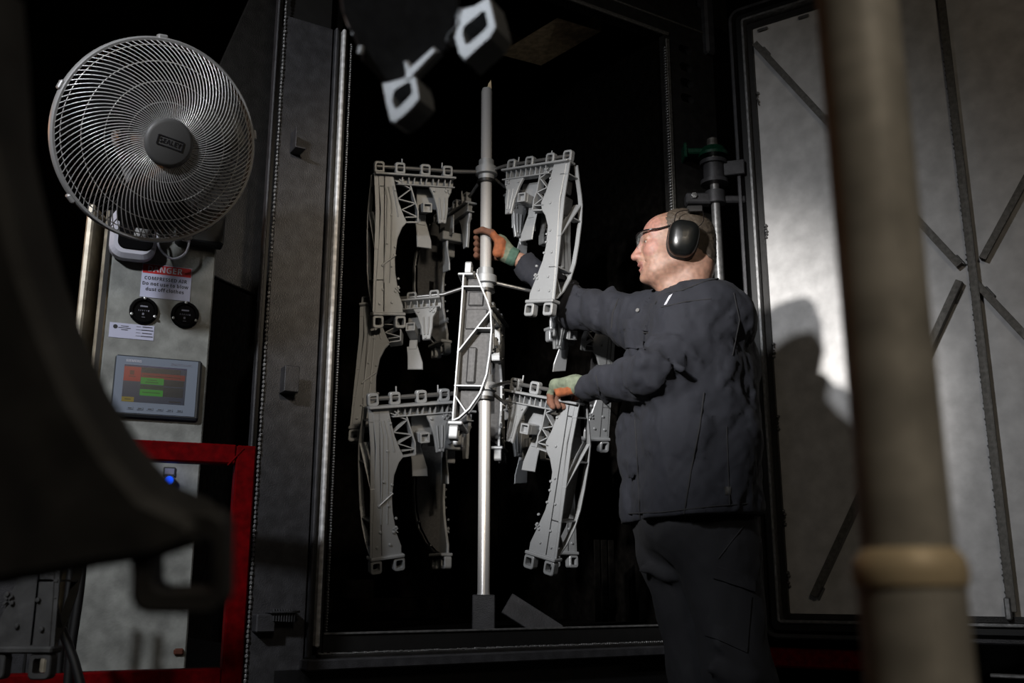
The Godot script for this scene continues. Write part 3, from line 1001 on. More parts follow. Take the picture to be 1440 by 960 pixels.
	# blue push button
	var b := put("push_button", slab(Vector3(0, 0.018, 0.003), Vector3(0.032, 0.026, 0.006), 0.002), M.bezeldark, c, Transform3D(Basis(), Vector3(-0.078, 0.884, 0)))
	put("legend_plate", slab(Vector3(0, 0.019, 0.0065), Vector3(0.024, 0.016, 0.002)), M.faint, b)
	put("button_collar", lathed([Vector2(0, 0), Vector2(0.016, 0), Vector2(0.015, 0.018), Vector2(0.0115, 0.018)], 24, Transform3D(Basis(Vector3.RIGHT, PI / 2), Vector3(0, -0.006, 0))), M.bezeldark, b)
	put("blue_lamp", lathed([Vector2(0.012, 0.012), Vector2(0.0115, 0.020), Vector2(0.008, 0.024), Vector2(0, 0.025)], 24, Transform3D(Basis(Vector3.RIGHT, PI / 2), Vector3(0, -0.006, 0))), M.blue, b)
	var gl := OmniLight3D.new()
	gl.name = "button_glow"
	gl.position = T * Vector3(-0.078, 0.878, 0.04)
	gl.light_color = Color(0.1, 0.4, 1.0)
	gl.light_energy = 0.0004
	gl.light_size = 0.01
	gl.shadow_enabled = true
	add_child(gl)
	put("lower_vent", slab(Vector3(-0.018, 0.432, 0.004), Vector3(0.026, 0.018, 0.01), 0.006), M.orange, c)
	# trunking behind the fan motor
	put("junction_box", slab(Vector3(-0.05, 1.60, 0.03), Vector3(0.13, 0.10, 0.06), 0.004), M.bezeldark, c)
	# warning sign on the cabinet
	var g := thing("danger_sign", "red and white compressed air danger sign on the grey cabinet", "sign", T * Transform3D(Basis(), Vector3(-0.128, 1.435, 0.001)))
	put("sheet", slab(Vector3(0, 0, 0.0008), Vector3(0.134, 0.098, 0.0016)), M.sheet, g)
	put("red_band", slab(Vector3(0, 0.034, 0.0018), Vector3(0.130, 0.026, 0.0006)), M.signred, g)
	text("heading", "DANGER", 0.0235, M.white, g, Vector3(-0.006, 0.0343, 0.0023))
	put("red_oval", plate([Vector2(0.046, 0.034), Vector2(0.052, 0.041), Vector2(0.058, 0.043), Vector2(0.063, 0.040), Vector2(0.064, 0.034), Vector2(0.060, 0.027), Vector2(0.053, 0.026), Vector2(0.048, 0.029)], 0.0021, 0.0025), M.signred, g)
	text("wording", "COMPRESSED AIR", 0.0138, M.ink, g, Vector3(-0.002, 0.007, 0.0018), true)
	text("wording", "Do not use to blow", 0.0138, M.ink, g, Vector3(-0.002, -0.009, 0.0018), true)
	text("wording", "dust off clothes", 0.0138, M.ink, g, Vector3(-0.002, -0.025, 0.0018), true)

func build_guard_frame() -> void:
	var o := at(345, 632, 2.58) * Vector3(1, 0, 1)
	var T := Transform3D(Basis(Vector3.UP, deg_to_rad(23.1)), o)
	var g := thing("guard_frame", "red painted steel guard frame in front of the grey cabinet", "frame", T)
	var yt := at(345, 628, 2.58).y
	var yb := at(300, 947, 2.58).y
	put("post", slab(Vector3(0, (yt + 0.0) * 0.5, 0), Vector3(0.05, yt, 0.05), 0.004), M.red, g)
	put("post", slab(Vector3(-0.62, (yt + 0.0) * 0.5, 0), Vector3(0.05, yt, 0.05), 0.004), M.red, g)
	put("top_rail", slab(Vector3(-0.31, yt - 0.024, 0), Vector3(0.57, 0.05, 0.05), 0.004), M.red, g)
	put("bottom_rail", slab(Vector3(-0.31, yb - 0.01, 0), Vector3(0.57, 0.05, 0.05), 0.004), M.red, g)
	put("weld_line", slab(Vector3(-0.026, yt - 0.03, 0.0255), Vector3(0.004, 0.06, 0.003), 0.001, Basis(Vector3.BACK, -0.7)), M.red, g)

func build_fan() -> void:
	var hub := at(223, 199, 2.33)
	var to_eye := (Vector3(0, EYE, 0) - hub).normalized()
	var z := (to_eye + Vector3(0.40, -0.05, 0.0)).normalized()
	var x := Vector3.UP.cross(z).normalized()
	var T := Transform3D(Basis(x, z.cross(x), z), hub)
	var f := thing("wall_fan", "round silver wire-caged fan above the grey control cabinet", "fan", T)
	const R := 0.2505
	# front guard wires: a spiral over a shallow dome
	var wire := func(zs: float, swirl: float, r0: float) -> ArrayMesh:
		var pts := PackedVector3Array()
		for i in 15:
			var t := i / 14.0
			var r := lerpf(r0, R, t)
			var a := swirl * pow(t, 1.15)
			var zz := zs * (1.0 - pow(r / R, 3.2))
			pts.append(Vector3(r * cos(a), r * sin(a), zz))
		var m := Mb.new()
		m.tube(pts, 0.00138, 5)
		return m.done()
	var fw: ArrayMesh = wire.call(0.075, 0.72, 0.055)
	for k in 102:
		put("guard_wire", fw, M.wire, f, Transform3D(Basis(Vector3.BACK, TAU * k / 102.0), Vector3.ZERO))
	var bw: ArrayMesh = wire.call(-0.085, -0.35, 0.06)
	for k in 80:
		put("rear_guard_wire", bw, M.rearwire, f, Transform3D(Basis(Vector3.BACK, TAU * k / 80.0), Vector3(0, 0, -0.012)))
	var hoop := func(r: float, zz: float, t: float) -> ArrayMesh:
		var p := []
		for i in 72:
			p.append(Vector3(r * cos(TAU * i / 72), r * sin(TAU * i / 72), zz))
		return path(p, t, 6, true)
	for r in [0.098, 0.148, 0.196, 0.236]:
		put("guard_ring", hoop.call(r, 0.075 * (1.0 - pow(r / R, 3.2)) - 0.003, 0.0013), M.wire, f)
	for r in [0.13, 0.20]:
		put("rear_guard_ring", hoop.call(r, -0.097 + 0.085 * pow(r / R, 3.2), 0.0013), M.rearwire, f)
	put("outer_rim", lathed([Vector2(R - 0.004, 0.004), Vector2(R + 0.002, 0.005), Vector2(R + 0.006, 0.0), Vector2(R + 0.006, -0.018), Vector2(R + 0.002, -0.022), Vector2(R - 0.004, -0.02), Vector2(R - 0.004, 0.004)], 96, Transform3D(Basis(Vector3.RIGHT, PI / 2), Vector3.ZERO)), M.fanrim, f)
	for a in [100.0, 165.0, 228.0, 300.0, 20.0]:
		var q := Vector3(cos(deg_to_rad(a)), sin(deg_to_rad(a)), 0) * (R + 0.007)
		put("rim_clip", slab(q + Vector3(0, 0, -0.009), Vector3(0.012, 0.024, 0.022), 0.003, Basis(Vector3.BACK, deg_to_rad(a))), M.fanrim, f)
	var bg := put("hub_badge", lathed([Vector2(0, 0.088), Vector2(0.05, 0.0865), Vector2(0.0575, 0.084), Vector2(0.0605, 0.079), Vector2(0.0605, 0.066), Vector2(0, 0.066)], 48, Transform3D(Basis(Vector3.RIGHT, PI / 2), Vector3.ZERO)), M.badge, f)
	var mr := Mb.new()
	mr.ring(rounded(0, 0, 0.033, 0.0125, 0.002), rounded(0, 0, 0.0305, 0.0100, 0.001), 0.0873, 0.0888, Transform3D(Basis(Vector3.BACK, -0.06), Vector3.ZERO))
	put("badge_border", mr.done(), M.ink, bg)
	text("maker_lettering", "SEALEY", 0.0158, M.ink, bg, Vector3(0, 0.0003, 0.0882), true, Basis(Vector3.BACK, -0.06))
	# blades
	for k in 3:
		var m := Mb.new()
		var rows := []
		for i in 9:
			var t := i / 8.0
			var r := lerpf(0.05, 0.225, t)
			var half := lerpf(0.35, 0.55, sin(t * PI * 0.75))
			var row := PackedVector3Array()
			for j in 9:
				var s := j / 8.0 * 2.0 - 1.0
				var a := s * half + 0.25 * t
				row.append(Vector3(r * cos(a), r * sin(a), -0.02 - s * 0.032 * (1.0 - 0.2 * t) + 0.012 * s * s))
			rows.append(row)
		for i in 8:
			for j in 8:
				var a: Vector3 = rows[i][j]
				var b: Vector3 = rows[i + 1][j]
				var c: Vector3 = rows[i + 1][j + 1]
				var e: Vector3 = rows[i][j + 1]
				var nn := (b - a).cross(e - a).normalized()
				if nn.z < 0.0:
					nn = -nn
				m.quad(a, b, c, e, nn)
				m.quad(a - nn * 0.003, b - nn * 0.003, c - nn * 0.003, e - nn * 0.003, -nn)
		put("blade", m.done(), M.blade, f, Transform3D(Basis(Vector3.BACK, TAU * k / 3.0 + 0.5), Vector3.ZERO))
	put("blade_hub", lathed([Vector2(0, 0.02), Vector2(0.045, 0.015), Vector2(0.055, -0.01), Vector2(0.055, -0.05), Vector2(0, -0.05)], 32, Transform3D(Basis(Vector3.RIGHT, PI / 2), Vector3.ZERO)), M.blade, f)
	put("motor_housing", lathed([Vector2(0, -0.09), Vector2(0.07, -0.10), Vector2(0.075, -0.14), Vector2(0.06, -0.20), Vector2(0.03, -0.22), Vector2(0, -0.222)], 32, Transform3D(Basis(Vector3.RIGHT, PI / 2), Vector3.ZERO)), M.fanrim, f)
	# neck to the wall box and the control unit on the cabinet
	var inv := T.affine_inverse()
	var C := Transform3D(Basis(Vector3.UP, deg_to_rad(23.1)), Vector3(-0.862, 0, -2.75))
	var nk := spline([Vector3(0, 0, -0.16), Vector3(0, -0.05, -0.22), inv * (C * Vector3(-0.20, 1.60, 0.07)), inv * (C * Vector3(-0.22, 1.53, 0.03))], 6)
	var nm := Mb.new()
	nm.tube(nk, 0.024, 12)
	put("neck", nm.done(), M.fanrim, f)
	var cu := Mb.new()
	cu.prism(rounded(0, 0.02, 0.062, 0.075, 0.04, 6), 0.0, 0.052, Transform3D(), 0.012)
	var ct := put("control_unit", cu.done(), M.white, f, inv * C * Transform3D(Basis(), Vector3(-0.226, 1.535, 0.002)))
	cu = Mb.new()
	cu.prism(rounded(0.006, 0.03, 0.046, 0.062, 0.022, 5), 0.05, 0.056, Transform3D(), 0.002)
	put("dark_display", cu.done(), M.gauge, ct)
	for i in 3:
		put("key_mark", slab(Vector3(-0.018 + i * 0.022, 0.006 - i * 0.002, 0.0566), Vector3(0.007, 0.005, 0.001), 0.0004), M.faint, ct)
	var cp := []
	for p in [Vector3(-0.165, 1.56, 0.05), Vector3(-0.155, 1.515, 0.055), Vector3(-0.12, 1.49, 0.055), Vector3(-0.085, 1.515, 0.055), Vector3(-0.078, 1.58, 0.05)]:
		cp.append(inv * (C * p))
	var cb := Mb.new()
	cb.tube(spline(cp, 8), 0.0035, 8)
	put("white_cable", cb.done(), M.white, f)
	put("cable_gland", rod(inv * (C * Vector3(-0.082, 1.545, 0.052)), inv * (C * Vector3(-0.078, 1.575, 0.05)), 0.006, 10), M.white, f)

const POLE := Vector3(-0.095, 0, -3.43)

func loop_shape(m: Mb, cx: float, cy: float, T: Transform3D, s := 1.0, z0 := -0.022, z1 := 0.006) -> void:   # rounded square lug with a hole
	m.ring(rounded(cx, cy, 0.0195 * s, 0.0225 * s, 0.009 * s, 3), rounded(cx, cy + 0.001 * s, 0.0118 * s, 0.0128 * s, 0.0045 * s, 3), z0, z1, T, 0.22)

func make_casting(hand: float) -> Node3D:   # x runs out along the arm from the pole, y up, z out of the face
	var r := Node3D.new()
	var L := 0.296
	var X := func(u: float) -> float: return (L - u) * hand
	var pv := func(u: float, v: float) -> Vector2: return Vector2((L - u) * hand, -v)
	var p3 := func(u: float, v: float, z: float) -> Vector3: return Vector3((L - u) * hand, -v, z)
	var polyg := func(a: Array) -> Array:
		var o := []
		for q in a:
			o.append(pv.call(q[0], q[1]))
		return o
	var I := Transform3D()
	var narrow := 0.0 if hand < 0.0 else 0.022
	# long leg with its outline
	var leg := [[0.010, -0.002], [0.066, -0.002], [0.076, 0.05], [0.088, 0.10], [0.104, 0.14], [0.118 - narrow, 0.168], [0.100 - narrow, 0.188], [0.083 - narrow, 0.228], [0.074 - narrow * 0.7, 0.30], [0.076 - narrow * 0.5, 0.35], [0.088, 0.42], [0.104, 0.465], [0.104, 0.492], [0.0, 0.492], [0.003, 0.40], [0.010, 0.30], [0.017, 0.20], [0.021, 0.13], [0.015, 0.06]]
	put("face_plate", plate(polyg.call(leg), -0.010, 0.0, 0.002), M.alu, r)
	# beam along the top: ledge, ladder of pockets, lower rail
	var m := Mb.new()
	m.box(p3.call(L * 0.5, 0.0, -0.010), Vector3(L + 0.004, 0.008, 0.05), Basis(), 0.002)
	m.box(p3.call(L * 0.5 + 0.04, 0.034, -0.010), Vector3(L - 0.08, 0.005, 0.03), Basis(), 0.0015)
	m.box(p3.call(L * 0.5 + 0.03, 0.018, -0.022), Vector3(L - 0.06, 0.030, 0.004))
	for k in 9:
		m.bar(p3.call(0.100 + k * 0.0225, 0.003, -0.008), p3.call(0.096 + k * 0.0225 + 0.006 * (k % 2), 0.033, -0.008), 0.0035, 0.022)
	put("top_beam", m.done(), M.alu, r)
	# zigzag bracing between beam and leg
	m = Mb.new()
	var oc := 0.157 - narrow
	var ol := [[0.128 - narrow * 0.3, 0.034], [0.147 - narrow, 0.095], [oc, 0.125], [oc, 0.165], [0.114 - narrow, 0.168]]
	for i in ol.size() - 1:
		m.bar(p3.call(ol[i][0], ol[i][1], -0.012), p3.call(ol[i + 1][0], ol[i + 1][1], -0.012), 0.0048, 0.03)
	var zz := [[0.074, 0.022], [0.132 - narrow * 0.5, 0.048], [0.084, 0.086], [0.149 - narrow, 0.099], [0.098, 0.124], [oc, 0.147], [0.112 - narrow, 0.150]]
	for i in zz.size() - 1:
		m.bar(p3.call(zz[i][0], zz[i][1], -0.012), p3.call(zz[i + 1][0], zz[i + 1][1], -0.012), 0.0035, 0.024)
	put("brace_truss", m.done(), M.alu, r)
	# short leg
	put("short_leg", plate(polyg.call([[0.196, 0.032], [0.286, 0.032], [0.284, 0.052], [0.272, 0.075], [0.271, 0.118], [0.264, 0.166], [0.236, 0.166], [0.229, 0.114], [0.214, 0.066]]), -0.012, 0.0, 0.002), M.alu, r)
	put("leg_rib", path([p3.call(0.238, 0.075, 0.0015), p3.call(0.240, 0.11, 0.0015), p3.call(0.244, 0.150, 0.0015)], 0.0028, 6), M.alu, r)
	put("leg_rib", path([p3.call(0.257, 0.075, 0.0015), p3.call(0.257, 0.11, 0.0015), p3.call(0.255, 0.150, 0.0015)], 0.0028, 6), M.alu, r)
	# deep bowed outer side: rim, web and ribs
	var bow := [[0.0, 0.046], [0.05, 0.066], [0.095, 0.087], [0.128, 0.099], [0.19, 0.106], [0.27, 0.105], [0.34, 0.099], [0.40, 0.082], [0.45, 0.052], [0.48, 0.022], [0.488, 0.004]]
	m = Mb.new()
	for i in bow.size() - 1:
		m.bar(p3.call(0.004, bow[i][0], -bow[i][1]), p3.call(0.004, bow[i + 1][0], -bow[i + 1][1]), 0.0045, 0.016, Vector3.RIGHT)
	m.bar(p3.call(0.004, 0.0, -0.004), p3.call(0.010, 0.13, -0.004), 0.0045, 0.014, Vector3.RIGHT)
	m.bar(p3.call(0.010, 0.13, -0.004), p3.call(0.001, 0.49, -0.004), 0.0045, 0.014, Vector3.RIGHT)
	put("side_rim", m.done(), M.alu, r)
	for q in [[0.044, 0.0, 0.044, 0.064], [0.126, 0.099, 0.268, 0.002], [0.186, 0.106, 0.186, 0.058], [0.376, 0.0, 0.376, 0.092], [0.405, 0.002, 0.462, 0.044]]:
		m = Mb.new()
		m.bar(p3.call(0.016, q[0], -q[1]), p3.call(0.016, q[2], -q[3]), 0.004, 0.034, Vector3.RIGHT)
		put("side_rib", m.done(), M.alu, r)
	var web := PackedVector2Array()
	for b in bow:
		web.append(Vector2(-b[1], -b[0]))
	web.append(Vector2(0, -0.488))
	web.append(Vector2(0, 0))
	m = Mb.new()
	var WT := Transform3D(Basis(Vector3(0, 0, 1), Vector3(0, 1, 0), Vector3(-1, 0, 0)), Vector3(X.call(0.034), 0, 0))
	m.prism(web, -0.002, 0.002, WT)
	put("side_web", m.done(), M.shade_alu, r)  # web and bosses darker than the rim, recess shade in their colour
	put("side_boss", slab(p3.call(0.031, 0.075, -0.045), Vector3(0.01, 0.05, 0.05), 0.004), M.shade_alu, r)
	put("side_boss", slab(p3.call(0.031, 0.145, -0.05), Vector3(0.008, 0.07, 0.07), 0.004), M.shade_alu, r)
	put("side_boss", slab(p3.call(0.030, 0.30, -0.045), Vector3(0.012, 0.12, 0.03), 0.005), M.shade_alu, r)
	# stiffening lines and bosses on the face
	for q in [[[0.036, 0.045], [0.044, 0.09], [0.041, 0.20], [0.036, 0.30], [0.033, 0.385]], [[0.048, 0.045], [0.060, 0.10], [0.060, 0.20], [0.058, 0.28], [0.055, 0.385]], [[0.064, 0.04], [0.075, 0.095], [0.084, 0.15]], [[0.028, 0.322], [0.076 - narrow * 0.7, 0.286]]]:
		m = Mb.new()
		var pts := PackedVector3Array()
		for s in q:
			pts.append(p3.call(s[0], s[1], 0.0008 if q.size() > 2 else 0.003))
		m.tube(pts, 0.0024 if q.size() > 2 else 0.0032, 6)
		if hand < 0.0:
			put("face_rib", m.done(), M.alu, r)
	m = Mb.new()
	for q in [[0.072 - narrow * 0.7, 0.286], [0.028, 0.324], [0.074 - narrow * 0.7, 0.258], [0.060, 0.325], [0.076, 0.415], [0.030, 0.41], [0.045, 0.245], [0.060, 0.145], [0.072, 0.055], [0.086, 0.40], [0.086, 0.37], [0.018, 0.46], [0.063, 0.455], [0.218, 0.05], [0.262, 0.048], [0.274, 0.055], [0.248, 0.16]]:
		m.lathe(PackedVector2Array([Vector2(0, 0.005), Vector2(0.0038, 0.0045), Vector2(0.005, 0.0)]), 10, Transform3D(Basis(Vector3.RIGHT, PI / 2), p3.call(q[0], q[1], 0)))
	for q in [[0.095, 0.024], [0.268, 0.046], [0.083, 0.41]]:
		for k in 4:
			var d := Vector2.from_angle(PI * 0.25 + PI * 0.5 * k) * 0.011
			m.bar(p3.call(q[0], q[1], 0.001), p3.call(q[0], q[1], 0.001) + Vector3(d.x, d.y, 0), 0.0035, 0.008)
	put("boss", m.done(), M.alu, r).set_meta("kind", "stuff")
	# foot with two lugs, four lugs on the beam
	put("bottom_flange", slab(p3.call(0.052, 0.496, -0.012), Vector3(0.120, 0.012, 0.046), 0.003), M.alu, r)
	for u in [0.013, 0.094]:
		m = Mb.new()
		loop_shape(m, X.call(u), -0.524, I)
		put("mounting_lug", m.done(), M.alu, r)
	for u in [0.018, 0.094, 0.188, 0.272]:
		m = Mb.new()
		loop_shape(m, X.call(u), 0.024, I, 0.95, -0.027, -0.006)
		put("mounting_lug", m.done(), M.alu, r)
	put("locating_pin", rod(p3.call(0.105, 0.0, -0.026), p3.call(0.106, -0.062, -0.030), 0.0028, 6), M.alu, r)
	put("locating_pin", rod(p3.call(0.255, 0.0, -0.026), p3.call(0.257, -0.058, -0.030), 0.0028, 6), M.alu, r)
	# socket and plate behind the beam
	m = Mb.new()
	m.box(p3.call(0.192, 0.112, -0.045), Vector3(0.034, 0.034, 0.075), Basis(), 0.003)
	m.ring(rounded(X.call(0.192), -0.112, 0.017, 0.017, 0.002, 2), rounded(X.call(0.192), -0.112, 0.012, 0.012, 0.002, 2), -0.008, 0.006, I, 0.1)
	m.box(p3.call(0.205, 0.075, -0.055), Vector3(0.075, 0.075, 0.006), Basis(), 0.002)
	put("socket_block", m.done(), M.alu, r)
	m = Mb.new()
	m.prism(PackedVector2Array(polyg.call([[0.165, 0.155], [0.205, 0.155], [0.226, 0.225], [0.228, 0.255], [0.172, 0.250], [0.170, 0.20]])), -0.064, -0.058, I, 0.002)
	m.bar(p3.call(0.190, 0.13, -0.06), p3.call(0.188, 0.17, -0.06), 0.03, 0.008, Vector3.BACK, 0.002)
	put("rear_plate", m.done(), M.alu, r)
	return r

func build_rack() -> void:
	var k := thing("hanging_rack", "tall upright steel pole with collars and side arms carrying the castings", "rack", Transform3D(Basis(), POLE))
	var top := at(684, 125, 3.43).y
	put("pole", lathed([Vector2(0, 0.545), Vector2(0.022, 0.545), Vector2(0.022, 0.575), Vector2(0.0205, 0.58), Vector2(0.0205, top - 0.012), Vector2(0.017, top), Vector2(0, top)], 32), M.pole, k)
	put("pole_tip", plate([Vector2(0.0, top - 0.002), Vector2(0.018, top - 0.002), Vector2(0.016, top + 0.035), Vector2(0.006, top + 0.02)], -0.006, 0.006, 0.001), M.beige, k)
	var collars := [2.088, 1.668, 1.275]
	for y in collars:
		put("collar", lathed([Vector2(0.0205, y + 0.045), Vector2(0.028, y + 0.045), Vector2(0.029, y + 0.02), Vector2(0.040, y + 0.016), Vector2(0.041, y - 0.012), Vector2(0.030, y - 0.016), Vector2(0.029, y - 0.032), Vector2(0.0205, y - 0.032)], 28), M.alu, k)
		put("rubber_ring", lathed([Vector2(0.0205, y - 0.034), Vector2(0.034, y - 0.034), Vector2(0.034, y - 0.044), Vector2(0.0205, y - 0.044)], 28), M.rubber, k)
	var hands := {-1.0: make_casting(-1.0), 1.0: make_casting(1.0)}
	var group := "aluminium castings hung on the rack"
	var spec := [
		[-1.0, Vector3(22.4, 13.9, 5.2), Vector3(-0.208, 2.041, -3.377), 0, "dim bracket casting facing out on the top tier beside the ribbed door jamb", true],
		[1.0, Vector3(-39.0, -1.0, -8.3), Vector3(-0.03, 2.066, -3.37), 0, "brightly lit bracket casting on the top tier in front of the worker's reaching sleeve", false],
		[-1.0, Vector3(29.5, 14.6, 8.8), Vector3(-0.201, 1.202, -3.307), 2, "dim bracket casting facing out on the lowest tier near the ribbed jamb", true],
		[1.0, Vector3(-38.6, 4.8, -15.1), Vector3(-0.019, 1.233, -3.258), 2, "brightly lit bracket casting on the lowest tier gripped by the gloved hand", true],
		[1.0, Vector3(-96.8, -2.3, 5.9), Vector3(-0.126, 1.547, -3.357), 1, "casting seen edge on in front of the pole, its ribbed bowed side showing", true],
		[-1.0, Vector3(-8.4, -16.6, 3.2), Vector3(-0.261, 1.612, -3.468), 1, "dark middle tier casting partly hidden behind the dim upper bracket's foot", true],
		[1.0, Vector3(29.2, 17.3, 4.2), Vector3(0.138, 1.587, -3.435), 1, "pale middle tier casting behind the worker's nearer forearm", true],
		[1.0, Vector3(120, 0, 0), Vector3(-0.145, 2.00, -3.517), 0, "shadowed top tier casting hanging behind the dim upper bracket", true],
		[1.0, Vector3(117, 0, 0), Vector3(-0.14, 1.207, -3.519), 2, "shadowed lowest tier casting behind the dim lower bracket, curved leg showing", true],
		[1.0, Vector3(80, 0, 0), Vector3(-0.078, 1.60, -3.53), 1, "warm grey middle tier casting directly behind the pole", true],
		[1.0, Vector3(35, 0, 0), Vector3(-0.013, 2.03, -3.487), 0, "top tier casting behind the brightly lit upper bracket", true],
		[1.0, Vector3(35, 0, 0), Vector3(-0.013, 1.21, -3.487), 2, "lowest tier casting behind the brightly lit gripped bracket", true],
	]
	for s in spec:
		var hand: float = s[0]
		var c: Node3D = hands[hand].duplicate()
		c.name = numbered("bracket_casting")
		add_child(c, true)
		var rot: Vector3 = s[1]
		c.transform = Transform3D(Basis.from_euler(Vector3(deg_to_rad(rot.y), deg_to_rad(rot.x), deg_to_rad(rot.z))), s[2])
		tag(c, s[4], "casting", group)
		if not s[5]:
			c.get_node("side_web").queue_free()
			c.remove_child(c.get_node("side_web"))
		var tip: Vector3 = c.transform * Vector3(0.287 * hand, 0.027, -0.016) - POLE
		var inner: Vector3 = c.transform * Vector3(-0.01 * hand, 0.027, -0.016) - POLE
		var from := Vector3(0, collars[s[3]], 0)
		put("arm", path([from + (inner - from).normalized() * 0.018, inner, tip], 0.0065 if hand > 0.0 else 0.0075, 10), M.rod, k)
	for h in hands.values():
		h.free()

func build_foreground() -> void:
	# blurred post close to the camera
	var b := at(1281, 824, 0.45) * Vector3(1, 0, 1)
	var yj := at(1280, 800, 0.45).y
	var p := thing("scaffold_post", "out of focus steel post close to the camera in front of the door", "post", Transform3D(Basis(), b))
	put("upper_tube", lathed([Vector2(0, yj), Vector2(0.0198, yj), Vector2(0.0198, 1.6), Vector2(0, 1.6)], 40), M.post, p)
	put("joint_lip", lathed([Vector2(0.018, yj - 0.007), Vector2(0.0238, yj - 0.007), Vector2(0.0246, yj - 0.001), Vector2(0.0232, yj + 0.005), Vector2(0.0198, yj + 0.009)], 40), M.lip, p)
	put("lower_tube", lathed([Vector2(0, 0.0), Vector2(0.0225, 0.0), Vector2(0.0228, yj - 0.007), Vector2(0.018, yj - 0.007)], 40), M.post, p)
	# casting hanging over the camera: lugs of its foot toward the key light, underside darkened in colour
	var fw := Vector3(0, sin(TILT), -cos(TILT))
	var up := Vector3(0, cos(TILT), sin(TILT))
	var dir := func(x: float, y: float, z: float) -> Vector3: return Vector3.RIGHT * x + up * y - fw * z
	var zn: Vector3 = Vector3(-0.40, 0.15, 0.90).normalized()
	var cam := Basis(Vector3.RIGHT, up, -fw)
	var c := thing("casting_overhead", "out of focus dark casting hanging overhead with two bright square lugs", "casting", Transform3D(cam, at(619, 90, 0.80)))
	const PX := 0.80 * 1.08 / 1400.0 / 5.333
	var flat := func(pts: Array) -> PackedVector2Array:
		var o := PackedVector2Array()
		for q in pts:
			o.append(Vector2((q[0] - 848) * PX, (480 - q[1]) * PX))
		return o
	var lean := func(n: Vector3) -> Basis: return Basis(Vector3(1, 0, -n.x / n.z), Vector3(0, 1, -n.y / n.z), n)
	var LB := Transform3D(lean.call(zn), Vector3.ZERO)
	var m := Mb.new()
	m.ring(flat.call([[372, 568], [440, 566], [500, 560], [600, 540], [650, 560], [672, 650], [685, 745], [640, 800], [560, 870], [490, 915], [450, 900], [415, 770]]), flat.call([[466, 690], [476, 650], [510, 630], [590, 590], [612, 600], [622, 640], [628, 690], [600, 722], [550, 765], [510, 800], [480, 790], [464, 740]]), -0.030, 0.0, LB, 0.12)
	put("mounting_lug", m.done(), M.alu, c)
	m = Mb.new()
	m.ring(flat.call([[975, 70], [1040, 45], [1110, 40], [1222, -10], [1240, 60], [1262, 150], [1280, 250], [1235, 325], [1140, 400], [1040, 482], [990, 420], [955, 280]]), flat.call([[1022, 215], [1045, 190], [1085, 165], [1172, 100], [1196, 108], [1208, 160], [1218, 222], [1190, 260], [1130, 305], [1070, 352], [1042, 345], [1022, 270]]), -0.034, 0.0, LB, 0.12)
	put("mounting_lug", m.done(), M.alu, c)
	m = Mb.new()
	m.prism(flat.call([[545, 415], [582, 415], [612, 465], [790, 328], [830, 372], [655, 540], [620, 585], [548, 582], [565, 520]]), -0.012, 0.001, LB, 0.002)
	put("flange_rib", m.done(), M.alu, c)
	m = Mb.new()
	m.prism(flat.call([[880, 292], [900, 240], [985, 165], [955, 110], [985, 45], [1030, 50], [1000, 180], [968, 292], [900, 306]]), -0.014, 0.001, LB, 0.002)
	put("flange_rib", m.done(), M.alu, c)
	for q in [[[150, 130], [150, 165], 26], [[215, 270], [205, 330], 28], [[525, 10], [505, 80], 28], [[560, -20], [540, 20], 20]]:
		var pa: Vector2 = flat.call([q[0]])[0]
		var pb: Vector2 = flat.call([q[1]])[0]
		put("boss", path([LB * Vector3(pa.x, pa.y, 0.004), LB * Vector3(pb.x, pb.y, 0.004)], (q[2] as float) * PX, 10), M.alu, c)
	# underside faces down; its shade is put into the dark colour
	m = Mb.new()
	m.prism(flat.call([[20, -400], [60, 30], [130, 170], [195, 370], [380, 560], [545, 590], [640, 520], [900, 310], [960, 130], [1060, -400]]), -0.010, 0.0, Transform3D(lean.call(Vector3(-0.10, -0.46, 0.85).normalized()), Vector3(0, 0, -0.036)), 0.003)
	put("leg_plate", m.done(), M.shade_alu, c)
	m = Mb.new()
	m.prism(flat.call([[20, -60], [250, -60], [180, 60], [120, 130], [80, 90]]), -0.006, 0.0, Transform3D(lean.call(zn), Vector3(0, 0, 0.012)), 0.002)
	put("side_lip", m.done(), M.alu, c)
	# very near casting at the edge of the frame
	var d := 0.43
	var px := d / FOCAL
	var f := thing("casting_near", "large black out of focus casting closest to the camera, with one square lug", "casting", Transform3D(Basis(Vector3.RIGHT, up, -fw), Vector3(0, EYE, 0)))
	var outl := []
	for q in [[-160, -60], [40, -40], [48, 60], [54, 190], [74, 290], [98, 390], [128, 480], [160, 560], [204, 640], [250, 698], [300, 722], [318, 740], [316, 768], [262, 790], [190, 800], [120, 815], [60, 826], [0, 838], [-160, 850]]:
		outl.append(Vector2((q[0] - 720) * px * 1.1, (480 - q[1]) * px))
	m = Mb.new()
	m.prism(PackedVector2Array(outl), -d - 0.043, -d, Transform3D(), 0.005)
	put("leg_plate", m.done(), M.dim_alu, f)  # near-black colour stands in for the backlit shade on this casting
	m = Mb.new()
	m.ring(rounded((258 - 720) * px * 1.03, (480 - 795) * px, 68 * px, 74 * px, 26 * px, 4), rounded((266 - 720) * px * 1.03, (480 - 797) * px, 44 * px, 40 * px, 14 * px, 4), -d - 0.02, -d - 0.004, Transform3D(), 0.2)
	put("mounting_lug", m.done(), M.dim_alu, f)

